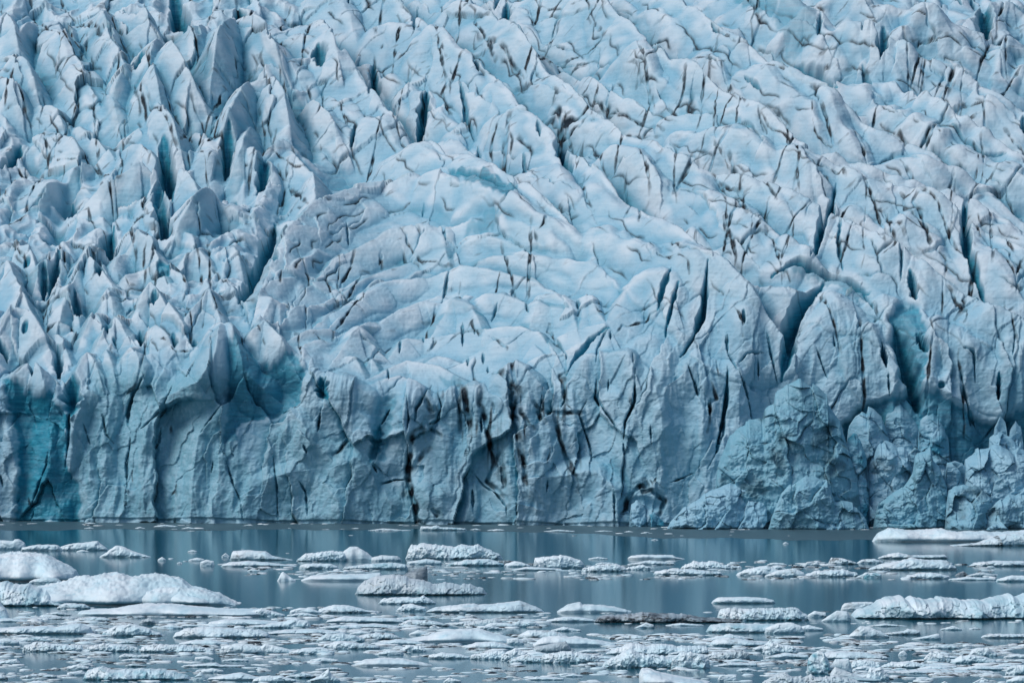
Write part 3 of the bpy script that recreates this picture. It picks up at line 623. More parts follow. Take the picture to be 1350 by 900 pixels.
# ------------------------------------------------------------------ lagoon
def build_water():
    s = NT('lagoon_water'); o = s.obj()
    s.b.inputs['Base Color'].default_value = (.008, .088, .132, 1)
    s.b.inputs['IOR'].default_value = 1.27; s.b.inputs['Specular IOR Level'].default_value = .4
    rip = s.noise(s.mapping(o, (.25, .9, 1)), 1.0, 3, .5)
    swell = s.noise(s.mapping(o, (.02, .12, 1)), 1.0, 2, .5)
    n = s.bump(rip, .3, .03); n = s.bump(swell, .12, .05, n)
    s.l(n, s.b.inputs['Normal'])
    s.b.inputs['Roughness'].default_value = .11
    me = bpy.data.meshes.new('water')
    me.from_pydata([(-3000, -400, 0), (3000, -400, 0), (3000, 3200, 0), (-3000, 3200, 0)], [], [(0, 1, 2, 3)])
    me.materials.append(s.m)
    w = bpy.data.objects.new('water', me); COL.objects.link(w); tag(w, 'calm teal lagoon water under the glacier', kind='structure')
    # wind-ruffled strip along the foot of the ice
    r = NT('ruffled_water'); o = r.obj()
    r.b.inputs['Base Color'].default_value = (.06, .115, .14, 1)
    r.b.inputs['Roughness'].default_value = .38
    r.b.inputs['IOR'].default_value = 1.33
    r.l(r.bump(r.noise(r.mapping(o, (.8, 2, 1)), 1.2, 4, .6), .8, .12), r.b.inputs['Normal'])
    xs = np.linspace(-90, 1440, 120); top, bot = [], []
    f = np.interp(xs, [-90, 0, 330, 500, 680, 900, 1160, 1440], [697, 698, 698.5, 697, 700, 709, 712, 712])
    for x, yb in zip(xs, f):
        tx, _ = ray(x, 0); yy = water_y(yb + 1.0 * math.sin(x * .031) + .6 * math.sin(x * .11)); yt = water_y(float(np.interp(x, WL_X, WL_Y)) - 3)
        top.append((tx * yt, yt, .006)); bot.append((tx * yy, yy, .006))
    n = len(xs)
    me = bpy.data.meshes.new('ruffled_water')
    me.from_pydata(bot + top, [], [(i, i + 1, n + i + 1, n + i) for i in range(n - 1)])
    me.materials.append(r.m)
    w = bpy.data.objects.new('ruffled_water', me); COL.objects.link(w); tag(w, 'dull grey ruffled strip of water along the foot of the ice cliff', kind='structure')
build_water()
# ------------------------------------------------------------------ floating ice and fallen seracs
def floe_material():
    s = NT('floe_ice'); o = s.obj()
    big = s.noise(o, .18, 3, .6); mid = s.noise(s.mapping(o, (.7, .7, 1.4)), .9, 4, .65); fine = s.noise(o, 4.5, 4, .7)
    c = s.mix(s.rng(big, .35, .65), (.86, .94, .965), (.68, .86, .92))
    c = s.mix(s.rng(mid, .52, .72, 0, .45), c, (.38, .66, .76))
    c = s.mix(s.rng(fine, .56, .76, 0, .35), c, (.66, .76, .82))
    bl = s.math('MULTIPLY', s.attr('clear_ice_shade'), s.rng(mid, .25, .6, .5, 1))
    c = s.mix(bl, c, (.10, .38, .47))
    gr = s.math('MULTIPLY', s.attr('grey_ice'), s.rng(mid, .25, .6, .45, 1))
    c = s.mix(gr, c, (.21, .27, .31))
    d = s.math('MULTIPLY', s.attr('silt'), s.rng(s.noise(s.mapping(o, (.5, .5, 1.6)), 2.2, 5, .75), .38, .6, .1, 1.1))
    c = s.mix(s.math('MINIMUM', d, 1.0), c, (.028, .036, .044))
    s.l(c, s.b.inputs['Base Color']); s.b.inputs['Roughness'].default_value = .5; s.b.inputs['Specular IOR Level'].default_value = .35
    n = s.bump(mid, .5, .18); n = s.bump(fine, .3, .05, n); s.l(n, s.b.inputs['Normal'])
    return s.m
FLOE = floe_material(); ICE = bpy.data.materials['glacier_ice']
ANCHORS = []; PENDING = []; SEED = [100]

def loaf(name, f, wy, prof, mat=None, n=2.2, depth=None, rough=1.0, clear=0, grey=0, silt=0, rim=.25, parent=None, facet=0., lift=0., back=0.):
    """a lump of ice with a given skyline; wy = row where its near side meets the water (photo pixels via frame f)"""
    SEED[0] += 1; sd = SEED[0]; rs = np.random.default_rng(sd)
    p = _pts(f, prof); wrow = wy / f[2] + f[1]
    yf = float(water_y(wrow)) + back
    px = yf * K
    x0, x1 = p[0, 0], p[-1, 0]; Wm = (x1 - x0) * px
    hm = max((wrow - p[:, 1].min()) * px, .12)
    dh = depth if depth is not None else min(max(.22 * Wm, .5 * hm), 9.0)
    yc = yf + dh
    nx = int(min(max((x1 - x0) * 1.5, 18), 330)); nt = int(min(max(24, (wrow - p[:, 1].min()) * 2.2), 260))
    a = np.linspace(-1, 1, nx) ; a = np.sign(a) * (1 - (1 - abs(a)) ** 1.25)
    xs = x0 + (x1 - x0) * (a + 1) / 2
    _, tz = ray(0, np.interp(xs, p[:, 0], p[:, 1]))
    top = np.maximum(CAMH + tz * yc, .06)
    X = ray(xs, 0)[0] * yc
    ee = 2.4 + 2.4 * rs.random(); env = np.clip(1 - abs(a) ** ee, 0, 1) ** (1 / ee)
    jx = xs + sd * 31.7
    d = dh * env * (1 + .45 * perlin2(a * 2.5, a * 0 + sd * .37, 3))
    top = top * np.clip(env * 3.0, 0, 1) ** .8
    keel = np.minimum(top, 1.0) * .5 + .12
    th = np.concatenate([np.linspace(-.35, np.pi + .35, nt), np.linspace(np.pi + .35, 2 * np.pi - .35, 6)[1:]])
    cs, sn = np.cos(th), np.sin(th)
    cc = np.sign(cs) * abs(cs) ** (2 / n); s2 = np.where(sn > 0, abs(sn) ** (2 / n), -abs(sn) ** .8)
    Yg = yc - d[None, :] * cc[:, None]
    Zg = np.where(s2[:, None] > 0, top[None, :] * s2[:, None], keel[None, :] * s2[:, None])
    und = 1 - .16 * np.exp(-(Zg / (.16 + .05 * hm)) ** 2)               # melted-in waterline
    Yg = yc + (Yg - yc) * und
    jg = lambda l, s_: perlin2(np.broadcast_to(jx[None, :], Yg.shape) / l, (th[:, None] * (dh + hm) / px / 1.6 + 0 * jx[None, :]) / l, s_)
    j = .26 * jg(12, 1) + .17 * jg(5.5, 2) - .22 * np.abs(jg(8, 4)) + .08 * jg(2.6, 3)
    Zg = np.where(Zg > 0, Zg + j * hm * rough * .6 * np.clip(top / hm, .2, 1)[None, :] * np.clip(s2, 0, 1)[:, None], Zg)
    Xg = np.broadcast_to(X[None, :], Yg.shape)
    P = np.stack([Xg, Yg, Zg], -1)
    ox, oy, oz = rs.random(3) * 200
    sc = max(hm, .35)
    def nz(k, s_): return perlin3((Xg + ox) / (k * 1.25), (Yg + oy) / k, (Zg + oz) / (k * .8), s_)
    e = .24 * nz(sc * 1.5, 1) - .30 * np.abs(nz(sc * .8, 2)) + .12 * nz(sc * .4, 3) - .12 * np.abs(nz(sc * .22, 4))
    if facet: e = e * .6
    amp = e * sc * rough * .8
    dirv = np.stack([np.zeros_like(Yg), -cc[:, None] * np.ones_like(Yg) * .8, np.clip(s2, 0, 1)[:, None] * np.ones_like(Yg)], -1)
    side = (np.clip(abs(a) - .55, 0, 1) * np.sign(a))[None, :] * np.ones_like(Yg)
    dirv[..., 0] = side * 1.1
    ax_ = .55 * nz(.55, 8) - .9 * np.abs(nz(.9, 9)) + .4 * nz(.26, 10)
    amp = amp + ax_ * rough * min(.16 * hm, .28)
    P = P + dirv * (amp * np.clip(env[None, :] * 1.6, 0, 1))[..., None]
    lowz = np.clip(1 - P[..., 2] / max(hm * rim, .05), 0, 1)
    nzz = nz(sc * .9, 7)
    at = {'clear_ice_shade': np.clip(clear * (.55 + 1.3 * nzz), 0, 1), 'grey_ice': np.full(Yg.shape, grey),
          'silt': np.clip(silt * (lowz ** .6 if rim < 1 else 1) * (1 + nzz), 0, 1.0)}
    P = P.reshape(nt + 5, nx, 3)
    if facet:                      # broken faces: planes cut through the lump
        c0 = np.array([X.mean(), yc, hm * .45]); ext = np.array([Wm / 2, dh, hm * .55])
        for k in range(int(facet)):
            m = np.array([rs.normal() * .9, -abs(rs.normal()) - .25, rs.normal() * .55 + .25]); m /= np.linalg.norm(m)
            lim = np.linalg.norm(m * ext) * rs.uniform(.62, .9)
            q = np.clip((P - c0) @ m - lim, 0, None)
            q = np.minimum(q, hm * .3)
            P = P - q[..., None] * m * .92
        du = np.gradient(P, axis=1); dv = np.gradient(P, axis=0); N = np.cross(du, dv); N /= np.linalg.norm(N, axis=-1, keepdims=True) + 1e-9
        if (N[nt // 2, :, 2]).mean() < 0: N = -N
        x, y, z = [P[..., i] + c for i, c in enumerate((ox, oy, oz))]
        q = .30 * perlin3(x / 3.4, y / 3.4, z / 3, 21) - .22 * np.abs(perlin3(x / 1.5, y / 1.5, z / 1.2, 22)) + .06 * perlin3(x / .5, y / .5, z / .4, 24)
        P = P + N * (q * np.clip(env * 2, 0, 1)[None, :] * min(1, hm / 9 + .3))[..., None]
    P[..., 2] += lift
    o = grid_mesh(name, P, mat or FLOE, at)
    # origin at its own waterline
    base = Vector((float(X.mean()), yc, 0)); o.data.transform(Matrix.Translation(-base)); o.location = base
    if parent is not None:
        o.parent = parent; o.matrix_parent_inverse = Matrix.Identity(4); o.location = base - parent.location
    o['_q'] = 0; del o['_q']
    return o, ((x0 + x1) / 2, wrow, x1 - x0, wrow - p[:, 1].min())

def block(name, f, wy, prof, mat=None, n=2.2, depth=None, rough=1.0, clear=0, grey=0, silt=0, cell=18, tall=1.3, back=0., rim=1, **_):
    """broken ice standing in the water: fractured front, real back, skyline from the profile"""
    SEED[0] += 1; sd = SEED[0]; rs = np.random.default_rng(sd)
    p = _pts(f, prof); wrow = wy / f[2] + f[1]
    yf = float(water_y(wrow)) + back; px = yf * K
    x0, x1 = p[0, 0], p[-1, 0]; Wm = (x1 - x0) * px; hp = wrow - p[:, 1].min(); hm = hp * px
    dh = depth if depth is not None else min(max(.22 * Wm, .5 * hm), 9.0)
    yc = yf + dh
    nx = int(min(max((x1 - x0) * 1.6, 20), 420)); nv = int(min(max(24, hp * 1.7), 300))
    a = np.linspace(-1, 1, nx); a = np.sign(a) * (1 - (1 - abs(a)) ** 1.2)
    xs = x0 + (x1 - x0) * (a + 1) / 2
    jx = xs + sd * 41.3
    py = np.interp(xs, p[:, 0], p[:, 1])
    r0 = worley2(jx / (cell * .7), jx * 0 + sd, sd)
    hl = np.clip(wrow - py, .3, None)
    jag = (.35 * perlin2(jx / (cell * .6), jx * 0, 1) + .22 * perlin2(jx / (cell * .25), jx * 0 + 9, 2) + .5 * (r0[0] - .5) + .5 * (r0[1] - .5) * r0[3]) * cell * .33 * rough
    hl = np.clip(hl + jag * np.clip(hl / (hp * .4), 0, 1), .3, None)
    ends = np.clip((1 - abs(a)) * 14, 0, 1)
    hl = hl * ends + .2 * (1 - ends)
    ee = 2.1 if mat else 3.0; env = np.clip(1 - abs(a) ** ee, 0, 1) ** (1 / ee)
    v = np.sin(np.linspace(-.18, np.pi / 2, nv)); v = np.where(v < 0, v * 1.5 / max(hp, 3) * 3, v)
    vp = np.clip(v, 0, 1)
    sh = (1 - vp ** n) ** (1 / n)
    GX = np.broadcast_to(jx[None, :], (nv, nx)); GZ = v[:, None] * hl[None, :] + sd * 11.7
    wx = cell * .22 * perlin2(GX / (cell * .6), GZ / (cell * .6), 3); wz = cell * .22 * perlin2(GX / (cell * .6), GZ / (cell * .6), 4)
    def cl(lx, lz, k, rot):
        c, s_ = math.cos(rot), math.sin(rot); A_ = (GX + wx) * c + (GZ + wz) * s_; B_ = -(GX + wx) * s_ + (GZ + wz) * c
        q0, q1, q2, ox, oy, e = worley2(A_ / lx, B_ / lz, k); return (q0 - .5) + 1.3 * ((q1 - .5) * ox + (q2 - .5) * oy) * 2, e * min(lx, lz)
    rt = rs.uniform(-.6, .6)
    h1, e1 = cl(cell, cell * tall, 1 + sd % 40, rt); h2, e2 = cl(cell * .42, cell * .42 * tall, 50 + sd % 40, rt + .8)
    H = .34 * cell * h1 + .15 * cell * (.5 if mat else 1) * h2 + .10 * cell * fbm2(GX / (cell * .4), GZ / (cell * .35), 3, 7) + (.7 if mat else .3) * fbm2(GX / 3.4, GZ / 2.6, 2, 8)
    crk = np.exp(-(e1 / 1.1) ** 2) * ss(-.1, .2, perlin2(GX / 20, GZ / 20, 11)); H = H - (2.2 if mat else .5) * crk
    if mat: H = H * 1.55
    H = H * rough * np.clip(env * 1.6, 0, 1)[None, :] * np.clip((1 - vp) * 5, 0, 1)[:, None] * px
    und = (1 - .14 * np.exp(-((v[:, None] * hl[None, :]) / 1.6) ** 2))
    dF = dh * env[None, :] * sh[:, None] * (1 + .3 * perlin2(GX / (cell * 2.2), GZ / (cell * 3), 13)) * und
    YF = yc - dF - H; YB = yc + dh * env[None, :] * sh[:, None] * und + .5 * H[:, ::-1]
    zz = v[:, None] * hl[None, :]
    _, tzr = ray(0, wrow - np.clip(zz, 0, None)); Z = CAMH + tzr * yc; z00 = CAMH + float(ray(0, wrow)[1]) * yc
    Z = np.where(zz < 0, -np.abs(zz) * px * 4 - .05, Z - z00 * (1 - vp[:, None]))
    X = np.broadcast_to((ray(xs, 0)[0] * yc)[None, :], Z.shape)
    F_ = np.stack([X, YF, Z], -1); B2 = np.stack([X, YB, Z], -1)[::-1][1:]
    P = np.concatenate([F_, B2], 0)
    fl = lambda q: np.concatenate([q, q[::-1][1:]], 0)
    nz_ = fbm2(GX / (cell * .9), GZ / (cell * .9), 3, 15)
    at = {'clear_ice_shade': fl(np.clip(clear * (.6 + 1.5 * nz_ + .5 * h1), 0, 1)), 'grey_ice': fl(np.full(GX.shape, grey)),
          'silt': fl(np.clip(silt * .8 * ss(.1, .45, nz_) + .35 * silt ** .5 * crk, 0, 1))}
    wet = 0 if mat else rs.uniform(0, .75)
    at['clear_ice_shade'] = np.clip(at['clear_ice_shade'] + fl(wet * np.clip(1 - zz / (hp * .45), 0, 1) * (.7 + 1.4 * nz_)), 0, 1)
    if silt > 0 and rim < 1:
        at['silt'] = np.maximum(at['silt'], fl(np.clip(silt * (1 - zz / (hp * rim)) * (.8 + 1.2 * nz_), 0, 1)))
    o = grid_mesh(name, P, mat or FLOE, at)
    base = Vector((float(X.mean()), yc, 0)); o.data.transform(Matrix.Translation(-base)); o.location = base
    return o, ((x0 + x1) / 2, wrow, x1 - x0, hp)

G1 = (0, 673, 3.965); G2 = (340, 673, 3.965); G3 = (670, 673, 3.965); G4 = (1010, 673, 3.965)
GRP = 'ice floes drifting on the lagoon'

def floe(f, wy, prof, label, name='ice_floe', cat='ice floe', short=None, group=GRP, part_of=None, **kw):
    """label starting with ~ is a look only; where it floats is added from its neighbours"""
    fn = loaf if kw.get('rough', 1) < .65 else block
    if fn is block and 'cell' not in kw:
        pp = _pts(f, prof); kw['cell'] = float(np.clip((wy / f[2] + f[1] - pp[:, 1].min()) * 1.0, 4.5, 13)); kw['tall'] = .55; kw['n'] = kw.get('n', 2.2) + .6; kw['rough'] = random.uniform(.2, .62)
    if fn is loaf: kw.pop('cell', 0)
    o, info = fn(name, f, wy, prof, **kw)
    if part_of is not None:
        o.parent = part_of; o.location = o.location - part_of.location; o['label'] = label; return o
    if label.startswith('~'): PENDING.append((o, info, label[1:], cat, group))
    else:
        tag(o, label, cat, group)
        if short: ANCHORS.append((short, info))
    return o

def finish_labels():
    # say which neighbour each unnamed floe floats beside, and number those that would read the same
    names = {}
    for o, (cx, cy, w, h), look, cat, group in PENDING:
        best = min(ANCHORS, key=lambda q: (max(abs(q[1][0] - cx) - q[1][2] / 2, 0)) * .6 + abs(q[1][1] - cy) * 3.0)
        s, (ax, ay, aw, ah) = best
        if cx < ax - aw / 2: r = 'left of' if abs(cy - ay) < 12 else ('behind and left of' if cy < ay else 'in front and left of')
        elif cx > ax + aw / 2: r = 'right of' if abs(cy - ay) < 12 else ('behind and right of' if cy < ay else 'in front and right of')
        else:
            r = 'just behind' if cy < ay else 'just in front of'
            if aw > 110: r += ' the left end of' if cx < ax - aw / 6 else (' the right end of' if cx > ax + aw / 6 else ' the middle of')
        names.setdefault(f'{look} {r} the {s}', []).append((cx, o, cat, group))
    ORD = ['leftmost', 'second from left', 'third from left', 'fourth from left', 'fifth from left', 'sixth from left', 'seventh from left', 'eighth from left', 'ninth from left', 'tenth from left']
    for lab, os_ in names.items():
        os_.sort(key=lambda t: t[0])
        for i, (cx, o, cat, group) in enumerate(os_):
            l = lab
            if len(os_) > 1:
                l = f'{lab}, {ORD[i]}' if i < len(os_) - 1 or len(os_) > 10 and i < 10 else f'{lab}, rightmost'
            tag(o, l, cat, group)
# ------------------------------------------------------------------ broken seracs at the right end of the front
SG = 'broken ice blocks heaped against the right end of the cliff'
G0 = (0, 0, 1)
def serac(wy, prof, label, name='ice_block', cat='ice block', **kw):
    kw.setdefault('n', 1.7); kw.setdefault('cell', 30); kw.setdefault('tall', 1.5); kw.pop('facet', 0); kw.pop('rough', 0)
    o, i = block(name, kw.pop('f', G0), wy, prof, mat=ICE, **kw); tag(o, label, cat, SG); return o
serac(697, "938 640 950 600 962 570 985 556 1005 552 1008 538 1020 530 1022 516 1040 504 1053 497 1072 508 1090 520 1092 534 1107 553 1117 587 1130 630 1141 672", "tallest broken serac leaning before the cliff, dirty peaked top with a pale cap", 'serac', 'serac', depth=9, n=1.5, silt=.5, grey=.7, clear=.25, cell=38, tall=1.9)
serac(697.5, "878 694 900 672 930 648 960 636 1000 640 1015 655 1020 680", "pale rubble ramp sloping left from the foot of the tallest serac", 'ice_mound', 'ice mound', depth=6, rough=.8, n=1.6)
serac(698, "1012 690 1030 650 1060 626 1090 630 1100 660 1128 664 1146 690", "low grey buttress in front of the tallest serac", depth=4, grey=.6)
serac(694.5, "1114 600 1118 562 1128 548 1136 541 1142 545 1144 537 1152 540 1162 550 1172 580 1176 640", "pale twin topped block just right of the tallest serac", depth=5, clear=.25)
serac(694.2, "1164 580 1168 545 1178 536 1186 531 1198 540 1208 556 1216 570 1230 600 1236 650", "large pointed pale blue block highest in the broken heap", depth=5, clear=.3)
serac(694.4, "1208 590 1213 555 1222 546 1230 542 1240 553 1250 575 1256 640", "blue pointed block leaning right of the highest heaped block", depth=4, clear=.6)
serac(695.6, "1114 640 1117 578 1126 573 1134 580 1142 600 1146 650", "narrow blue slab standing between the tallest serac and the heap", depth=3, clear=.8)
serac(695.4, "1138 660 1146 610 1158 586 1166 578 1180 584 1196 592 1206 640", "jumbled pale rubble in the middle of the heap", 'ice_mound', 'ice mound', depth=4, rough=1.0, silt=.4, rim=1)
serac(697, "1150 690 1158 664 1172 652 1190 640 1203 622 1206 600 1210 596 1220 594 1226 588 1230 606 1238 612 1248 640 1252 690", "grey blue mass with a blunt spire rising from the water", 'serac', 'serac', depth=5, grey=.6, clear=.2, rough=.7)
serac(696, "1244 640 1248 612 1258 608 1268 610 1276 624 1278 660", "round pale boulder of ice with a blue underside", depth=3, clear=.4, n=2)
serac(697.3, "1244 690 1250 645 1268 637 1292 640 1306 658 1314 690", "broad grey dirt streaked block low at the water right of the blunt spire", depth=4, grey=.4, silt=.4, rim=1)
serac(696.3, "1266 660 1272 604 1284 594 1292 588 1312 586 1330 592 1350 604 1400 600 1420 660", "wide pale shelf of ice at the right edge above the long floe", depth=6, n=2.8)
serac(694.6, "1298 640 1304 576 1314 571 1332 578 1350 590 1400 580 1420 640", "pale ledge behind the wide shelf at the right edge", depth=4)
serac(694.2, "1306 600 1311 562 1318 549 1326 560 1330 600", "small white ice tooth, left of the pair at the right edge", 'ice_spike', 'ice spike', depth=2)
serac(694.1, "1326 600 1331 566 1338 554 1346 566 1350 600", "small white ice tooth, right of the pair at the right edge", 'ice_spike', 'ice spike', depth=2)
serac(698, "1298 694 1304 672 1330 652 1352 650 1400 660 1410 690", "low grey block with a dark crack at the right edge by the long floe", depth=4, grey=.3, silt=.4, rim=1)
serac(698, "1300 696 1309 692 1316 697", "tiny white pyramid of ice at the water by the long floe", depth=1)
serac(697.6, "1086 697 1094 684 1104 681 1112 690 1114 697", "small white lump at the water under the tallest serac", depth=1.5)
serac(693.6, "829 688 832 664 840 660 850 664 853 688", "bright white square block lodged in the dark hollow at the cliff foot", depth=1.5, n=3.5)
serac(693.4, "812 692 818 678 828 674 838 684 844 692", "small grey lump left of the white square block at the cliff foot", depth=1.5)
serac(693.6, "846 692 852 678 862 672 872 684 884 692", "dark blue lump right of the white square block at the cliff foot", depth=1.5, clear=.7)
# ------------------------------------------------------------------ ice on the lagoon
B_ = dict(name='iceberg', cat='iceberg', group=None)
# --- left
floe(G1, 376, "-90 270 -40 240 0 225 60 212 150 210 250 225 300 250 350 275 400 305 420 345", "smooth domed white iceberg at the left edge, highest of the left group", short='domed iceberg', rough=.4, n=2.0, depth=9, **B_)
whale = floe(G1, 498, "150 440 200 390 330 368 400 345 440 330 480 335 560 322 640 325 690 340 740 330 830 325 900 332 960 350 1010 385 1080 400 1150 425 1210 460 1264 490", "long whaleback iceberg with a blue tinted flank stretching right of the dome", short='whaleback iceberg', rough=.55, n=1.7, clear=.15, depth=9, **B_)
floe(G1, 496, "570 470 620 430 720 415 850 400 950 395 1040 405 1150 440 1235 488", "low white ledge with a blue foot", name='ledge', part_of=whale, rough=.5, n=2.0, clear=.3, depth=2.5)
floe(G1, 500, "-80 395 0 372 40 368 110 385 160 380 200 400 260 425 290 445 330 470 400 492", "pale blue cracked iceberg in front of the dome at the left edge", short='cracked left iceberg', rough=1.0, cell=14, tall=.8, n=2.0, clear=.35, depth=6, **B_)
floe(G1, 474, "300 455 330 420 380 415 430 430 445 465", "small blue notched lump", name='notched_shoulder', part_of=whale, clear=.6, rough=.8)
floe(G1, 380, "150 372 180 358 250 345 300 352 330 372", "pale lump wedged under the right foot of the dome", name='ice_chunk', cat='ice chunk', clear=.2)
floe(G1, 572, "-80 480 -30 470 0 475 30 510 54 562", "white hump cut by the left edge below the cracked iceberg", short='left edge hump', n=2.5)
floe(G1, 203, "-60 185 0 152 70 158 80 148 100 147 130 166 140 190", "flat floe with a small upright knob at the far left behind the dome", short='knobbed floe', n=3)
floe(G1, 210, "110 192 200 176 300 178 332 205", "~low narrow slab", n=3)
floe(G1, 208, "310 190 370 172 430 165 510 158 540 180 570 204", "smooth whale shaped floe right of the knobbed floe at far left", short='whale shaped floe')
floe(G1, 216, "400 211 430 203 468 212", "~tiny white sliver")
floe(G1, 244, "518 240 560 215 605 182 625 180 650 190 700 212 795 241", "low triangular white floe alone on open water left of centre", short='triangular floe', n=1.8)
floe(G1, 261, "825 254 848 240 870 255", "~tiny white lump", name='ice_chunk')
floe(G1, 216, "982 211 1010 204 1032 211", "~tiny white sliver")
floe(G1, 263, "985 256 1030 244 1072 253", "~tiny flat floe")
floe(G1, 289, "1046 268 1080 254 1122 264", "~small white floe")
floe(G1, 276, "925 272 940 266 955 272", "~tiny white lump", name='ice_chunk')
floe(G1, 244, "1158 237 1180 219 1202 237", "~tiny upright lump", name='ice_chunk')
floe(G1, 259, "1200 240 1220 208 1300 205 1350 210 1390 212 1425 235 1540 258", "dirty edged white floe with a raised left half, left end of the middle row", short='raised left floe', silt=.6)
floe(G1, 293, "1150 285 1200 268 1300 262 1400 270 1560 290", "long clean flat floe in front of the raised left floe", short='long clean floe', n=3)
floe(G1, 555, "408 524 500 510 600 505 700 490 780 480 900 482 1000 495 1100 505 1200 510 1348 510 1490 540", "long smooth white floe lying in front of the whaleback iceberg", short='long smooth floe', rough=.35)
floe(G1, 546, "225 538 300 527 378 541", "~thin brown edged sliver", silt=.9, rim=.6)
floe(G1, 566, "100 560 260 553 500 560", "~thin dirty sliver", silt=1, rim=.9)
floe(G1, 594, "726 590 745 570 780 556 822 578 852 592", "grey dirty lump on the crowded floes at left", name='ice_chunk', cat='ice chunk', grey=.7, short='grey dirty lump')
floe(G1, 645, "-60 615 60 608 240 600 300 605 340 595 420 588 480 610 492 640", "~long lumpy floe", n=3)
floe(G1, 655, "530 635 600 600 680 588 740 600 852 642", "~humped white floe")
floe(G1, 616, "820 608 850 598 900 592 960 606", "~small dark dirty floe", silt=1, rim=1.5)
floe(G1, 665, "900 645 980 612 1100 605 1250 615 1348 620 1420 642", "~broad lumpy floe", silt=.4)
floe(G1, 600, "1080 582 1180 566 1348 570 1500 582", "~flat white slab", n=3)
floe(G1, 700, "-60 672 40 664 105 682", "~small lumpy floe", silt=.4)
floe(G1, 736, "118 705 200 680 260 690 440 702", "~lumpy white floe", rough=1.2, cell=6, tall=.8, silt=.4)
floe(G1, 736, "450 710 540 690 660 700 732 716", "~lumpy white floe", rough=1.2, cell=6, tall=.8, silt=.4)
floe(G1, 739, "730 710 800 695 980 700 1132 722", "~lumpy white floe", rough=1.2, cell=6, tall=.8, silt=.4)
floe(G1, 702, "930 692 1000 676 1100 670 1202 692", "~flat white slab")
floe(G1, 746, "1150 705 1250 690 1400 708", "~broad white floe", silt=.5)
floe(G1, 771, "620 758 660 745 720 752 792 752", "small dirty floe alone in the gap at lower left", silt=.6, short='lone gap floe')
floe(G1, 784, "634 778 700 770 776 775", "~thin white sliver")
floe(G1, 803, "-40 792 60 776 90 772 112 797", "~small white floe", silt=.4)
floe(G1, 831, "350 812 420 800 472 816", "~small flat floe", silt=.5)
floe(G1, 886, "428 875 460 832 500 820 545 812 580 828 600 830 740 822 890 832 990 862 1004 880", "long lumpy ice chunk at the bottom left with a teal left end", short='teal ended chunk', clear=.35, rough=1.0, cell=9, n=2.6)
floe(G1, 859, "350 845 430 832 452 850", "~small white floe")
floe(G1, 873, "104 864 180 850 302 858", "~flat brown edged floe", silt=.8, rim=.5)
floe(G1, 882, "-60 866 10 852 45 868", "~small brown edged floe", silt=.8, rim=.5)
floe(G1, 886, "1008 874 1050 838 1078 866", "~upright pale lump", name='ice_chunk', clear=.3)
floe(G1, 886, "1080 874 1180 855 1260 842 1340 865 1424 880", "~low white floe")
floe(G1, 816, "948 808 1130 793 1150 805 1287 806", "~long thin slab", n=3.5)
floe(G1, 846, "1050 834 1110 820 1172 834", "~small flat floe")
floe(G1, 783, "1018 764 1080 758 1122 772", "~small lumpy floe")
floe(G1, 786, "1160 780 1230 770 1302 776", "~thin white sliver")
floe(G1, 906, "128 900 200 886 270 896", "~small white floe")
# --- centre left
floe(G2, 264, "200 256 250 222 340 212 420 208 450 216 472 245", "white rubbly floe left of the small dome in the middle row", short='rubbly middle floe', rough=1.05, cell=8, tall=.7)
floe(G2, 263, "428 235 450 208 480 188 520 187 560 205 607 244", "rounded dome of ice rising from the middle row left of centre", short='middle dome', rough=.4, grey=.12)
floe(G2, 264, "590 244 650 231 730 236 754 256", "~flat grey floe", grey=.2)
floe(G2, 305, "214 288 260 275 380 275 424 294", "~clean flat slab", n=3)
floe(G2, 307, "440 295 560 278 700 270 785 280", "~pale teal flat floe", clear=.3)
floe(G2, 254, "768 235 800 180 880 168 905 172 960 178 1020 190 1060 178 1130 180 1150 172 1175 190 1240 215 1284 238", "big craggy rubble floe at centre, tallest of the middle row", short='craggy centre floe', rough=1.1, n=2.6, clear=.12, cell=9, tall=.8)
floe(G2, 281, "776 268 880 250 964 264", "~low pale floe", clear=.2)
floe(G2, 289, "980 283 1080 256 1200 250 1294 278", "~low grey blue floe", clear=.3)
floe(G2, 292, "1286 280 1340 262 1424 282", "~small white floe")
floe(G2, 367, "101 362 122 322 132 315 142 322 168 342 200 362", "small sharp white cone alone on open water", name='ice_cone', cat='ice cone', short='white cone', n=1.7, rough=.25)
floe(G2, 368, "226 360 280 336 380 328 450 330 560 328 640 322 652 340", "clean flat white floe between the cone and the grey iceberg", short='clean flat floe', rough=.35)
berg = floe(G2, 443, "498 436 520 400 560 362 600 342 700 330 800 350 880 365 920 380 1000 372 1060 385 1110 382 1150 400 1180 404 1202 412 1204 434", "grey silty pitted iceberg with a dark slanting fin, at centre", short='grey finned iceberg', grey=.34, silt=.25, rim=1, rough=1.0, cell=9, tall=.7, n=1.8, depth=6, **B_)
loaf('fin', G2, 425, "725 352 790 316 840 300 880 288 899 290 896 330 888 362", mat=FLOE, n=2.4, depth=2, grey=1, silt=.3, rim=3, rough=.3, parent=berg, back=4)[0]['label'] = 'dark grey slanting fin'
floe(G2, 488, "625 484 660 456 760 450 850 452 865 440 890 455 937 482", "white floe with a small bump in front of the grey finned iceberg", short='bumped floe', n=2.8)
floe(G2, 525, "720 521 760 490 800 485 880 502", "~small smooth floe")
floe(G2, 533, "868 527 930 502 1060 490 1090 486 1130 484 1150 490 1210 488 1290 480 1368 470 1440 495 1505 526", "long lumpy white floe just right of centre, above the crowded ice", short='long lumpy floe', silt=.3, n=2.6)
floe(G2, 552, "-30 524 20 508 80 525 145 544", "~low white floe")
floe(G2, 536, "165 522 220 505 280 510 334 530", "~small white floe")
floe(G2, 534, "310 514 400 490 480 495 560 515 628 526", "~smooth humped floe")
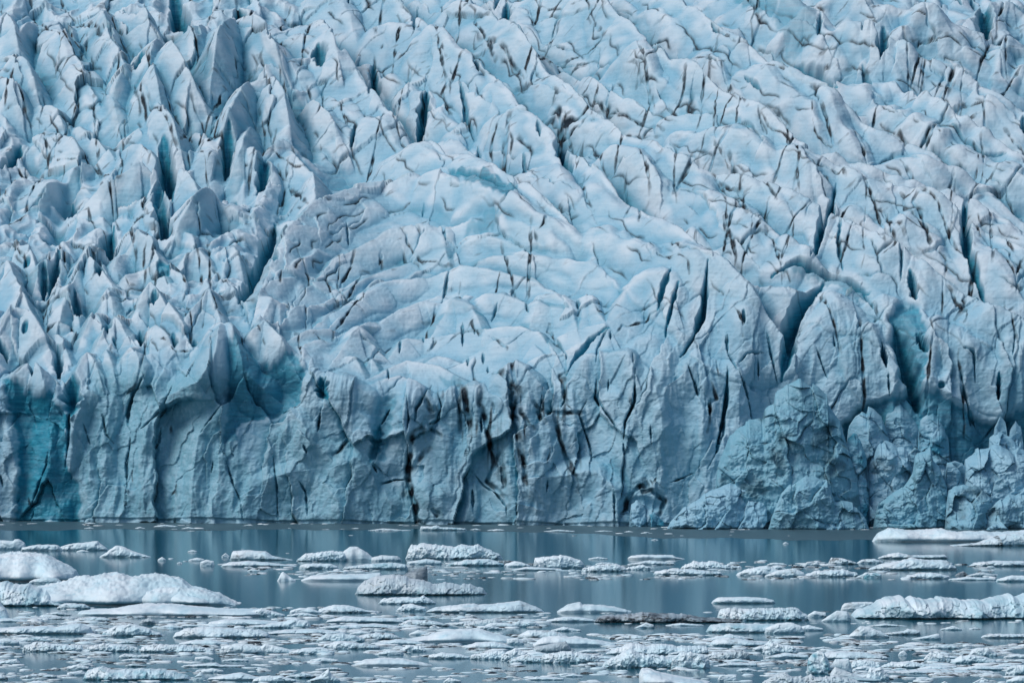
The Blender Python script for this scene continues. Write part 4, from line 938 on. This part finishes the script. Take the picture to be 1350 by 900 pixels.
floe(G2, 553, "150 544 240 530 314 547", "~small flat floe")
floe(G2, 586, "350 574 450 550 560 555 700 560 778 578", "~long flat slab", n=3)
floe(G2, 613, "380 604 500 590 640 595 764 604", "~long thin slab", n=3.5)
floe(G2, 606, "1068 594 1150 570 1250 560 1284 580", "~rubbly grey floe", rough=1.2, cell=6, tall=.8, grey=.35)
floe(G2, 649, "788 643 840 620 894 638", "~small white floe")
floe(G2, 691, "740 682 820 660 900 645 980 620 1060 614 1160 615 1240 640 1348 665 1404 682", "broad smooth white dome in the crowded ice right of centre", short='broad smooth dome', rough=.35)
floe(G2, 616, "896 604 920 596 964 611", "~tiny white lump", name='ice_chunk')
floe(G2, 613, "-30 602 100 585 200 562 260 575 284 602", "~humped white floe")
floe(G2, 646, "-10 642 150 620 300 615 464 634", "~broad white floe")
floe(G2, 722, "338 696 420 680 540 690 644 704", "~broad white floe", silt=.4)
floe(G2, 746, "-10 720 40 694 100 705 184 728", "~humped white floe")
floe(G2, 749, "158 738 250 715 340 712 404 736", "~humped white floe")
floe(G2, 753, "608 752 680 725 764 734", "~small white floe")
floe(G2, 736, "738 728 780 700 850 705 884 730", "~small lumpy floe", rough=1.1, cell=6, tall=.8)
floe(G2, 773, "888 754 960 740 1040 745 1114 762", "~low white floe")
floe(G2, 776, "1108 754 1200 735 1280 730 1324 754", "~lumpy white floe", rough=1.1, cell=6, tall=.8)
floe(G2, 813, "488 804 560 775 640 765 760 770 880 795 914 806", "lens shaped white floe alone in the gap at bottom centre", short='lens shaped floe', rough=.5, silt=.4)
floe(G2, 791, "268 778 340 765 424 778", "~small white floe")
floe(G2, 896, "-30 884 20 862 120 860 204 882", "~low white floe")
floe(G2, 893, "268 882 320 865 350 838 372 825 380 850 434 882", "floe with a jagged upright tooth at the bottom, left of centre", short='toothed floe', n=2.0)
floe(G2, 901, "552 893 640 880 764 893", "~low white floe")
floe(G2, 896, "968 892 1000 870 1064 885", "~small white lump", name='ice_chunk')
floe(G2, 646, "478 640 540 625 594 638", "~small white floe")
# --- far strip at the foot of the cliff
floe(G2, 104, "570 103 650 92 810 103", "~thin pale floe", n=3)
floe(G2, 103, "844 100 850 80 910 82 935 75 960 86 1090 92 1092 100", "white floe with blue left end close under the cliff at centre", short='cliff foot floe', clear=.3, n=3)
floe(G2, 100, "1110 98 1140 92 1168 98", "~tiny white sliver"); floe(G2, 104, "1195 102 1250 94 1290 99", "~tiny flat floe")
floe(G1, 66, "445 65 470 60 495 65", "tiny white sliver close under the cliff at left", short='far left sliver')
floe(G1, 84, "800 82 860 72 930 80", "~tiny flat floe"); floe(G1, 93, "705 92 730 84 760 91", "~tiny white sliver"); floe(G1, 94, "948 93 985 84 1022 92", "~tiny flat floe"); floe(G1, 94, "440 92 470 86 492 92", "~tiny white sliver")
floe(G3, 109, "180 108 260 98 350 105", "thin floe close under the streaked cliff right of centre", short='streaked cliff floe', silt=.4)
floe(G3, 108, "450 107 500 102 548 107", "~tiny white sliver"); floe(G3, 111, "605 110 630 105 655 110", "~tiny white sliver"); floe(G3, 118, "690 117 720 110 754 117", "~tiny white sliver")
floe(G3, 153, "745 152 765 147 785 152", "~tiny white lump", name='ice_chunk'); floe(G4, 174, "86 171 100 161 118 171", "~tiny white lump", name='ice_chunk')
# --- centre right
floe(G3, 293, "-10 284 40 262 75 270 114 288", "~small lumpy floe")
floe(G3, 302, "128 268 140 246 270 230 330 240 380 260 404 288", "smooth swelling white floe right of centre in the middle row", short='swelling floe')
floe(G3, 313, "14 308 100 292 286 303", "~thin clean slab", n=3)
floe(G3, 254, "416 249 470 240 522 249", "~thin pale floe")
floe(G3, 319, "380 300 480 280 560 275 624 303", "~lumpy white floe", rough=1.2, cell=6, tall=.8, silt=.4)
floe(G3, 254, "624 244 640 234 700 228 860 230 880 243 922 250", "long flat topped slab with a pointed right end behind the middle row", short='flat topped slab', n=4, silt=.3, rough=.5)
floe(G3, 283, "618 278 740 258 874 272", "~low pink grey floe", silt=.4, rim=.6)
floe(G3, 309, "608 300 700 280 754 294", "~lumpy white floe", rough=1.1, cell=6, tall=.8)
floe(G3, 304, "898 294 970 262 1030 268 1070 260 1120 280 1224 289", "craggy floe with two small peaks right of the flat topped slab", short='two peaked floe', rough=1.05, cell=8, tall=.7)
floe(G3, 337, "754 320 860 300 960 305 1124 323", "~long low floe", silt=.4)
floe(G3, 339, "1188 328 1260 302 1348 285 1420 310 1500 328", "white floe thick with snow in the middle of the right half", short='snow thick floe')
floe(G3, 534, "254 524 310 485 375 473 388 485 480 488 560 500 644 522", "pale teal wedge shaped floe right of the long lumpy floe", short='teal wedge floe', clear=.3, rough=.5)
floe(G3, 586, "440 562 500 545 620 540 700 532 780 535 900 540 1000 555 1100 565 1234 574", "long black silted slab with a pale top, right of centre", short='black silted slab', silt=3, rim=.9, grey=.7, n=3)
floe(G3, 485, "1058 474 1100 452 1180 452 1260 450 1348 455 1400 472", "narrow clean white floe above the black silted slab", short='narrow clean floe', n=3)
floe(G3, 575, "1084 545 1110 512 1170 505 1230 510 1348 508 1500 505 1560 540 1574 560", "white floe with a grey rubbly left end and blue right end", short='rubbly ended floe', rough=1, cell=8, tall=.7, silt=.3, clear=.15, n=2.6)
floe(G3, 581, "194 570 300 552 400 558 480 576", "~flat white slab", n=3)
floe(G3, 637, "1028 622 1060 596 1150 585 1348 590 1470 595 1554 618", "blue sided white floe with a dirty fringe in front of the rubbly ended floe", short='blue sided floe', clear=.35)
floe(G3, 607, "-10 604 60 570 140 578 168 602", "~small blue floe", clear=.3)
floe(G3, 629, "218 624 290 605 384 622", "~small flat floe")
floe(G3, 707, "1048 694 1090 666 1150 660 1280 680 1400 690", "~broad white floe", silt=.5)
floe(G3, 707, "128 694 180 656 260 650 400 660 562 688", "broad flat snowy floe left of the great rubble pile", short='broad snowy floe', rough=.6)
floe(G3, 697, "-10 668 50 662 84 692", "~small white floe")
floe(G3, 737, "128 712 240 690 300 680 334 724", "~grey glassy lump", name='ice_chunk', grey=.6)
floe(G3, 752, "498 748 570 716 640 688 720 702 800 692 880 705 1040 705 1054 734", "long white crest of ice behind the great rubble pile", short='white crest', rough=1.0, cell=7, tall=.7)
floe(G3, 822, "483 812 530 772 580 748 640 722 700 745 780 752 850 772 884 804", "great pile of white ice rubble at the bottom right of centre", short='great rubble pile', rough=1.25, n=2.2, clear=.15, cell=9, tall=.9, cat='ice heap', name='ice_heap', group=None)
floe(G3, 823, "848 776 900 740 960 735 1050 762 1056 804", "lumpy white floe split by a dark cleft from the great rubble pile", rough=1.2, n=2.2, clear=.15, cell=9, tall=.9)
floe(G3, 782, "-40 752 40 714 104 744", "~lumpy white floe", rough=1.1, cell=6, tall=.8); floe(G3, 796, "168 752 300 730 450 750 484 774", "~lumpy white floe", rough=1.2, cell=6, tall=.8, silt=.4); floe(G3, 792, "-10 784 100 746 174 774", "~lumpy white floe", rough=1.2, cell=6, tall=.8, silt=.4)
floe(G3, 884, "70 882 150 865 294 874", "~low white floe"); floe(G3, 867, "268 866 340 850 394 860", "~low white floe")
floe(G3, 918, "684 850 700 822 740 824 800 845 900 865 1000 885 1064 902", "smooth white wedge cut by the bottom edge below the great rubble pile", short='bottom wedge', rough=.4, n=2.6, depth=5)
floe(G3, 891, "1092 882 1110 855 1190 860 1198 884", "square white lump at the bottom edge right of the wedge", name='ice_chunk', cat='ice chunk', n=3.5, short='square lump')
floe(G3, 776, "1038 770 1120 740 1200 725 1264 742", "~grey rubbly floe", grey=.4, rough=1.2, cell=6, tall=.8, silt=.5); floe(G3, 812, "1058 812 1160 790 1304 796", "~flat white floe", silt=.5)
floe(G3, 613, "656 612 720 582 764 596", "~small dirty floe", silt=.5); floe(G3, 601, "818 597 900 585 1024 596", "~thin flat floe")
# --- right
floe(G4, 166, "553 160 580 115 640 85 700 95 780 100 880 90 920 93 1000 108 1130 102 1180 112 1348 100 1460 110 1480 140", "long low white berg close under the broken cliff at the right edge", short='long far berg', n=3, rough=.5, name='iceberg', cat='iceberg', group=None)
floe(G4, 185, "948 181 1100 168 1160 146 1250 118 1348 112 1460 122 1480 160", "black speckled floe overlapping the front of the long far berg", short='black speckled floe', silt=1.3, rim=1.4, n=2.4)
floe(G4, 289, "188 282 215 265 270 262 276 284", "~tiny lumpy floe", silt=.5)
floe(G4, 281, "322 272 340 245 400 248 440 260 484 276", "white floe with a dark undercut, left of the layered mound", short='undercut floe', silt=.9, rim=.4)
floe(G4, 276, "468 274 500 255 560 250 614 264", "~low white floe", silt=.5)
floe(G4, 251, "578 246 640 225 690 218 760 233 930 230 954 246", "thin layered slab behind the snowy mound at right", short='layered slab', silt=.6, rim=.4, n=3)
floe(G4, 311, "528 304 600 276 700 260 760 245 830 255 940 258 1004 303", "snowy layered mound in the middle row at right", short='snowy mound', rough=.7, silt=.3)
floe(G4, 291, "1048 296 1090 270 1200 262 1440 262", "long flat floe by the right edge in the middle row", short='right edge flat floe', silt=.4, n=3)
floe(G4, 346, "-10 338 60 310 140 300 204 324", "~lumpy white floe", silt=.5); floe(G4, 306, "-10 302 60 285 104 302", "~small flat floe")
floe(G4, 346, "178 343 260 312 400 305 484 324", "~broad white floe", silt=.3); floe(G4, 351, "468 347 520 320 604 328", "~small teal floe", clear=.6)
floe(G4, 356, "698 350 800 325 860 320 964 340", "~lumpy white floe", silt=.5); floe(G4, 363, "948 356 1050 345 1204 352", "~thin white slab"); floe(G4, 342, "1052 336 1120 320 1204 333", "~small grey floe", grey=.3); floe(G4, 371, "1198 360 1280 336 1420 340", "~white floe")
floe(G4, 340, "985 338 1000 325 1030 314 1050 328 1056 338", "black dirt lump on the floes in the middle row at right", name='dirt_clod', cat='dirt clod', silt=3, rim=4, grey=1)
floe(G4, 568, "430 560 480 520 560 490 600 460 630 448 700 445 730 470 760 448 790 460 850 462 900 450 940 460 990 455 1020 470 1100 465 1200 455 1240 440 1270 428 1300 450 1348 430 1460 440 1480 520", "great rubble topped iceberg at the right edge with teal cracks in its wall", short='rubble topped iceberg', n=3, rough=1.0, cell=16, tall=.9, clear=.3, depth=8, **B_)
floe(G4, 521, "388 508 410 482 470 476 550 475 594 494", "flat grey slab resting behind the left end of the rubble topped iceberg", n=4, silt=.5, short='flat grey slab')
floe(G4, 579, "286 574 330 545 370 520 420 525 444 562", "pale hump touching the left end of the rubble topped iceberg", clear=.25)
floe(G4, 556, "212 545 250 522 314 530", "~low dirty floe", silt=.7)
floe(G4, 641, "-10 616 60 585 130 582 180 600 204 637", "~smooth white hump"); floe(G4, 626, "158 610 220 595 299 614", "~small flat floe")
floe(G4, 663, "428 653 490 600 540 605 600 630 644 653", "white humped floe with a brown hollow, below the rubble topped iceberg", short='brown hollowed floe', silt=.4)
floe(G4, 649, "608 640 720 627 740 615 800 625 808 646", "~flat dark edged slab", silt=.9, rim=.4, n=3); floe(G4, 604, "518 602 620 588 744 602", "~thin dirty sliver", silt=.6)
floe(G4, 673, "758 668 830 655 900 640 914 664", "~small white floe"); floe(G4, 623, "908 618 975 600 1024 617", "~small white floe"); floe(G4, 618, "1058 615 1090 608 1124 615", "~thin dirty sliver", silt=.7)
floe(G4, 665, "1118 658 1160 642 1348 645 1420 650", "~long thin slab", n=4, silt=.5)
floe(G4, 747, "-20 710 20 670 40 690 150 710 164 732", "~craggy white floe", rough=1.1, cell=6, tall=.8)
floe(G4, 666, "278 663 320 655 364 663", "~thin white sliver"); floe(G4, 723, "218 719 300 708 344 717", "~thin white sliver", silt=.5); floe(G4, 719, "388 714 440 704 504 714", "~thin white sliver", silt=.5); floe(G4, 703, "568 700 600 690 624 699", "~tiny white lump"); floe(G4, 709, "668 705 720 695 764 704", "~tiny flat floe")
floe(G4, 757, "688 752 700 735 718 728 735 745 740 754", "small round white ball of ice behind the crowded floes at bottom right", name='ice_chunk', cat='ice chunk', short='ice ball')
floe(G4, 791, "818 776 850 740 900 735 964 764", "~lumpy white floe", rough=1.2, cell=6, tall=.8, silt=.5); floe(G4, 796, "958 788 1020 755 1080 750 1204 779", "~broad white floe"); floe(G4, 759, "1058 738 1100 715 1160 718 1209 749", "smooth white cap with a dark hollow at the bottom right", silt=.5, short='smooth cap')
floe(G4, 771, "1238 760 1300 748 1420 752", "~low dirty floe", silt=.6)
floe(G4, 752, "760 748 790 735 828 746", "black dirt lump among the floes at bottom right", name='dirt_clod', cat='dirt clod', silt=3, rim=4, grey=1)
floe(G4, 852, "210 845 218 772 250 735 270 725 300 740 330 790 340 842", "glassy teal upright chunk at the bottom right", name='ice_chunk', cat='ice chunk', clear=.6, n=2.2, rough=1.0, cell=12, short='teal upright chunk')
floe(G4, 847, "328 825 360 775 430 770 450 828", "pale teal block right of the teal upright chunk", name='ice_chunk', cat='ice chunk', clear=.35); floe(G4, 832, "438 822 450 785 490 775 540 780 590 790 606 822", "~pale jumbled block", name='ice_chunk', clear=.2, rough=1.1, cell=6, tall=.8)
floe(G4, 892, "326 858 360 815 430 840 500 870 606 880", "~smooth grey white floe", grey=.2); floe(G4, 887, "518 874 540 820 600 815 644 864", "~lumpy white chunk", name='ice_chunk', rough=1.1, cell=6, tall=.8)
floe(G4, 822, "588 820 650 790 740 785 850 800 1004 810", "~broad rubbly floe", rough=1.2, cell=6, tall=.8); floe(G4, 849, "608 842 800 828 1000 830 1204 840", "~long dirty edged floe", silt=.8, rim=.5); floe(G4, 833, "998 825 1100 805 1244 818", "~low white floe")
floe(G4, 859, "1246 852 1260 815 1348 800 1420 815", "~pale blue hump", clear=.3)
floe(G4, 776, "228 755 340 735 500 735 644 764", "~broad white floe", silt=.3); floe(G4, 771, "-10 764 100 740 224 754", "~lumpy white floe", silt=.4)
floe(G4, 908, "906 904 930 888 954 898", "~small round lump", name='ice_chunk'); floe(G4, 902, "1076 898 1130 870 1169 888", "~small white lump", name='ice_chunk'); floe(G4, 897, "1251 885 1320 860 1420 868", "~pale floe")
floe(G4, 920, "-30 900 60 850 100 840 140 870 180 860 244 890", "~grey jumbled floe", grey=.35, rough=1.05, cell=8, tall=.7); floe(G4, 920, "168 885 230 850 260 870 350 860 420 870 524 900", "~grey jagged floe", grey=.35, rough=1.05, cell=8, tall=.7)

# --- small pieces between the big ones
rb = random.Random(21)
BANDS = [(742, 760, 300, 1350, 8, 24), (802, 812, 0, 700, 5, 40), (815, 862, -5, 720, 34, 50), (806, 818, 700, 1330, 4, 26), (838, 874, 690, 1120, 20, 40), (846, 890, 1120, 1350, 10, 36), (868, 898, 0, 480, 7, 30), (880, 899, 440, 1350, 8, 34)]
for y0, y1, x0, x1, cnt, wm in BANDS:
    for _ in range(cnt):
        wy = rb.uniform(y0, y1); cx = rb.uniform(x0, x1); w = wm * rb.uniform(.5, 1.5); h = w * rb.uniform(.05, .16) + 1.0
        k = rb.uniform(.25, .75); d1, d2 = rb.uniform(.5, 1), rb.uniform(.4, .9)
        prof = f"{cx-w/2} {wy-h*.3} {cx-w*.28} {wy-h*d1} {cx+w*(k-.5)*.5} {wy-h} {cx+w*.3} {wy-h*d2} {cx+w/2} {wy-h*.25}"
        dirty = rb.random()
        look = 'thin dirty sliver' if dirty > .72 else ('small flat floe' if h < 4.6 else 'small lumpy floe')
        floe(G0, wy, prof, '~' + look, n=rb.choice([2, 2.6, 3.2]), rough=rb.uniform(.6, 1.3), silt=.9 if dirty > .72 else rb.choice([0, 0, .4]), rim=.6, clear=rb.choice([0, 0, 0, .3]))
finish_labels()

def brash():
    """countless crumbs of ice: one mesh"""
    V = []; Fc = []
    rr = random.Random(3)
    zones = [(739, 764, 280, 1350, 800, 3.2), (800, 815, 0, 720, 160, 2.8), (812, 866, -5, 720, 2400, 4.2), (803, 822, 700, 1350, 160, 2.8), (836, 878, 680, 1130, 1600, 4.2), (845, 892, 1120, 1355, 1000, 4.2), (868, 900, -5, 500, 420, 4), (880, 901, 440, 1355, 500, 4), (690, 708, 100, 1140, 60, 2.2), (689, 693, 0, 900, 120, 2.4), (694, 698, 860, 1350, 120, 3), (722, 740, 180, 420, 14, 2.2)]
    for y0, y1, x0, x1, cnt, sz in zones:
        spots = [(rr.uniform(y0, y1), rr.uniform(x0, x1)) for _ in range(int(cnt * 1.25))]
        ok = perlin2(np.array([q[1] / 60 for q in spots]), np.array([q[0] / 7 for q in spots]), 5) > .0
        for (wy, px_), good in zip(spots, ok):
            if not good: continue
            yy = float(water_y(wy)); xx = float(ray(px_, 0)[0]) * yy; u = yy * K
            r_ = sz * rr.uniform(.35, 1.5) * u; hh = r_ * rr.uniform(.15, .4); an = rr.uniform(0, 6.3); m = 7
            b = len(V); st = rr.uniform(1.2, 3.0)
            for ring, (q, z) in enumerate(((.92, -.1), (1, hh * .35), (.62, hh * .95))):
                for k in range(m):
                    t = an + 6.283 * k / m; q2 = q * rr.uniform(.75, 1.15) * r_
                    V.append((xx + math.cos(t) * q2 * st, yy + math.sin(t) * q2, z * rr.uniform(.8, 1.2)))
            V.append((xx, yy, hh * rr.uniform(.9, 1.2)))
            for ring in (0, 1):
                for k in range(m):
                    a, c = b + ring * m + k, b + ring * m + (k + 1) % m
                    Fc.append((a, c, c + m, a + m))
            for k in range(m): Fc.append((b + 2 * m + k, b + 2 * m + (k + 1) % m, b + 3 * m))
    me = bpy.data.meshes.new('brash_ice'); me.from_pydata(V, [], Fc)
    si = me.attributes.new('silt', 'FLOAT', 'POINT')
    vals = []
    for b in range(0, len(V), 22):
        vals += [rr.choice([0, 0, .3, .6, 1.2])] * 22
    si.data.foreach_set('value', np.array(vals[:len(V)], np.float32))
    me.polygons.foreach_set('use_smooth', [True] * len(me.polygons))
    me.materials.append(FLOE)
    o = bpy.data.objects.new('brash_ice', me); COL.objects.link(o)
    tag(o, 'loose crumbs of brash ice drifting between the floes', None, None, 'stuff')
brash()
# ------------------------------------------------------------------ light, sky, camera
SUN_EL, SUN_AZ = math.radians(50), math.radians(-116)      # azimuth from +Y (into the picture), negative = left
wd = bpy.data.worlds.new('World'); scene.world = wd; wd.use_nodes = True
nt = wd.node_tree; bg = nt.nodes['Background']
sky = nt.nodes.new('ShaderNodeTexSky'); sky.sky_type = 'NISHITA'; sky.sun_disc = False
sky.sun_elevation = SUN_EL; sky.sun_rotation = SUN_AZ
sky.air_density = 1.0; sky.dust_density = 1.0; sky.ozone_density = 1.5
hs = nt.nodes.new('ShaderNodeHueSaturation'); hs.inputs["Saturation"].default_value = 1.0
nt.links.new(sky.outputs[0], hs.inputs['Color']); nt.links.new(hs.outputs[0], bg.inputs['Color'])
bg.inputs['Strength'].default_value = .068
L = bpy.data.lights.new('sun', 'SUN'); L.energy = 1.5; L.angle = math.radians(36); L.color = (1, .99, .97)
lo = bpy.data.objects.new('sun', L); COL.objects.link(lo)
d = Vector((math.sin(SUN_AZ) * math.cos(SUN_EL), math.cos(SUN_AZ) * math.cos(SUN_EL), math.sin(SUN_EL)))
lo.rotation_euler = d.to_track_quat('Z', 'Y').to_euler(); lo.location = (0, 400, 300)

cam = bpy.data.cameras.new('camera'); cam.sensor_width = 36; cam.lens = 36 / 0.2
cam.clip_start = 1; cam.clip_end = 8000
co = bpy.data.objects.new('camera', cam); COL.objects.link(co); co.location = (0, 0, CAMH)
co.rotation_euler = (math.pi / 2 + PITCH, 0, 0); scene.camera = co

scene.view_settings.view_transform = 'Standard'; scene.view_settings.look = 'None'
scene.view_settings.exposure = 0.47; scene.view_settings.gamma = 1
scene.cycles.max_bounces = 8; scene.cycles.diffuse_bounces = 4; scene.cycles.glossy_bounces = 3
scene.cycles.caustics_reflective = False; scene.cycles.caustics_refractive = False
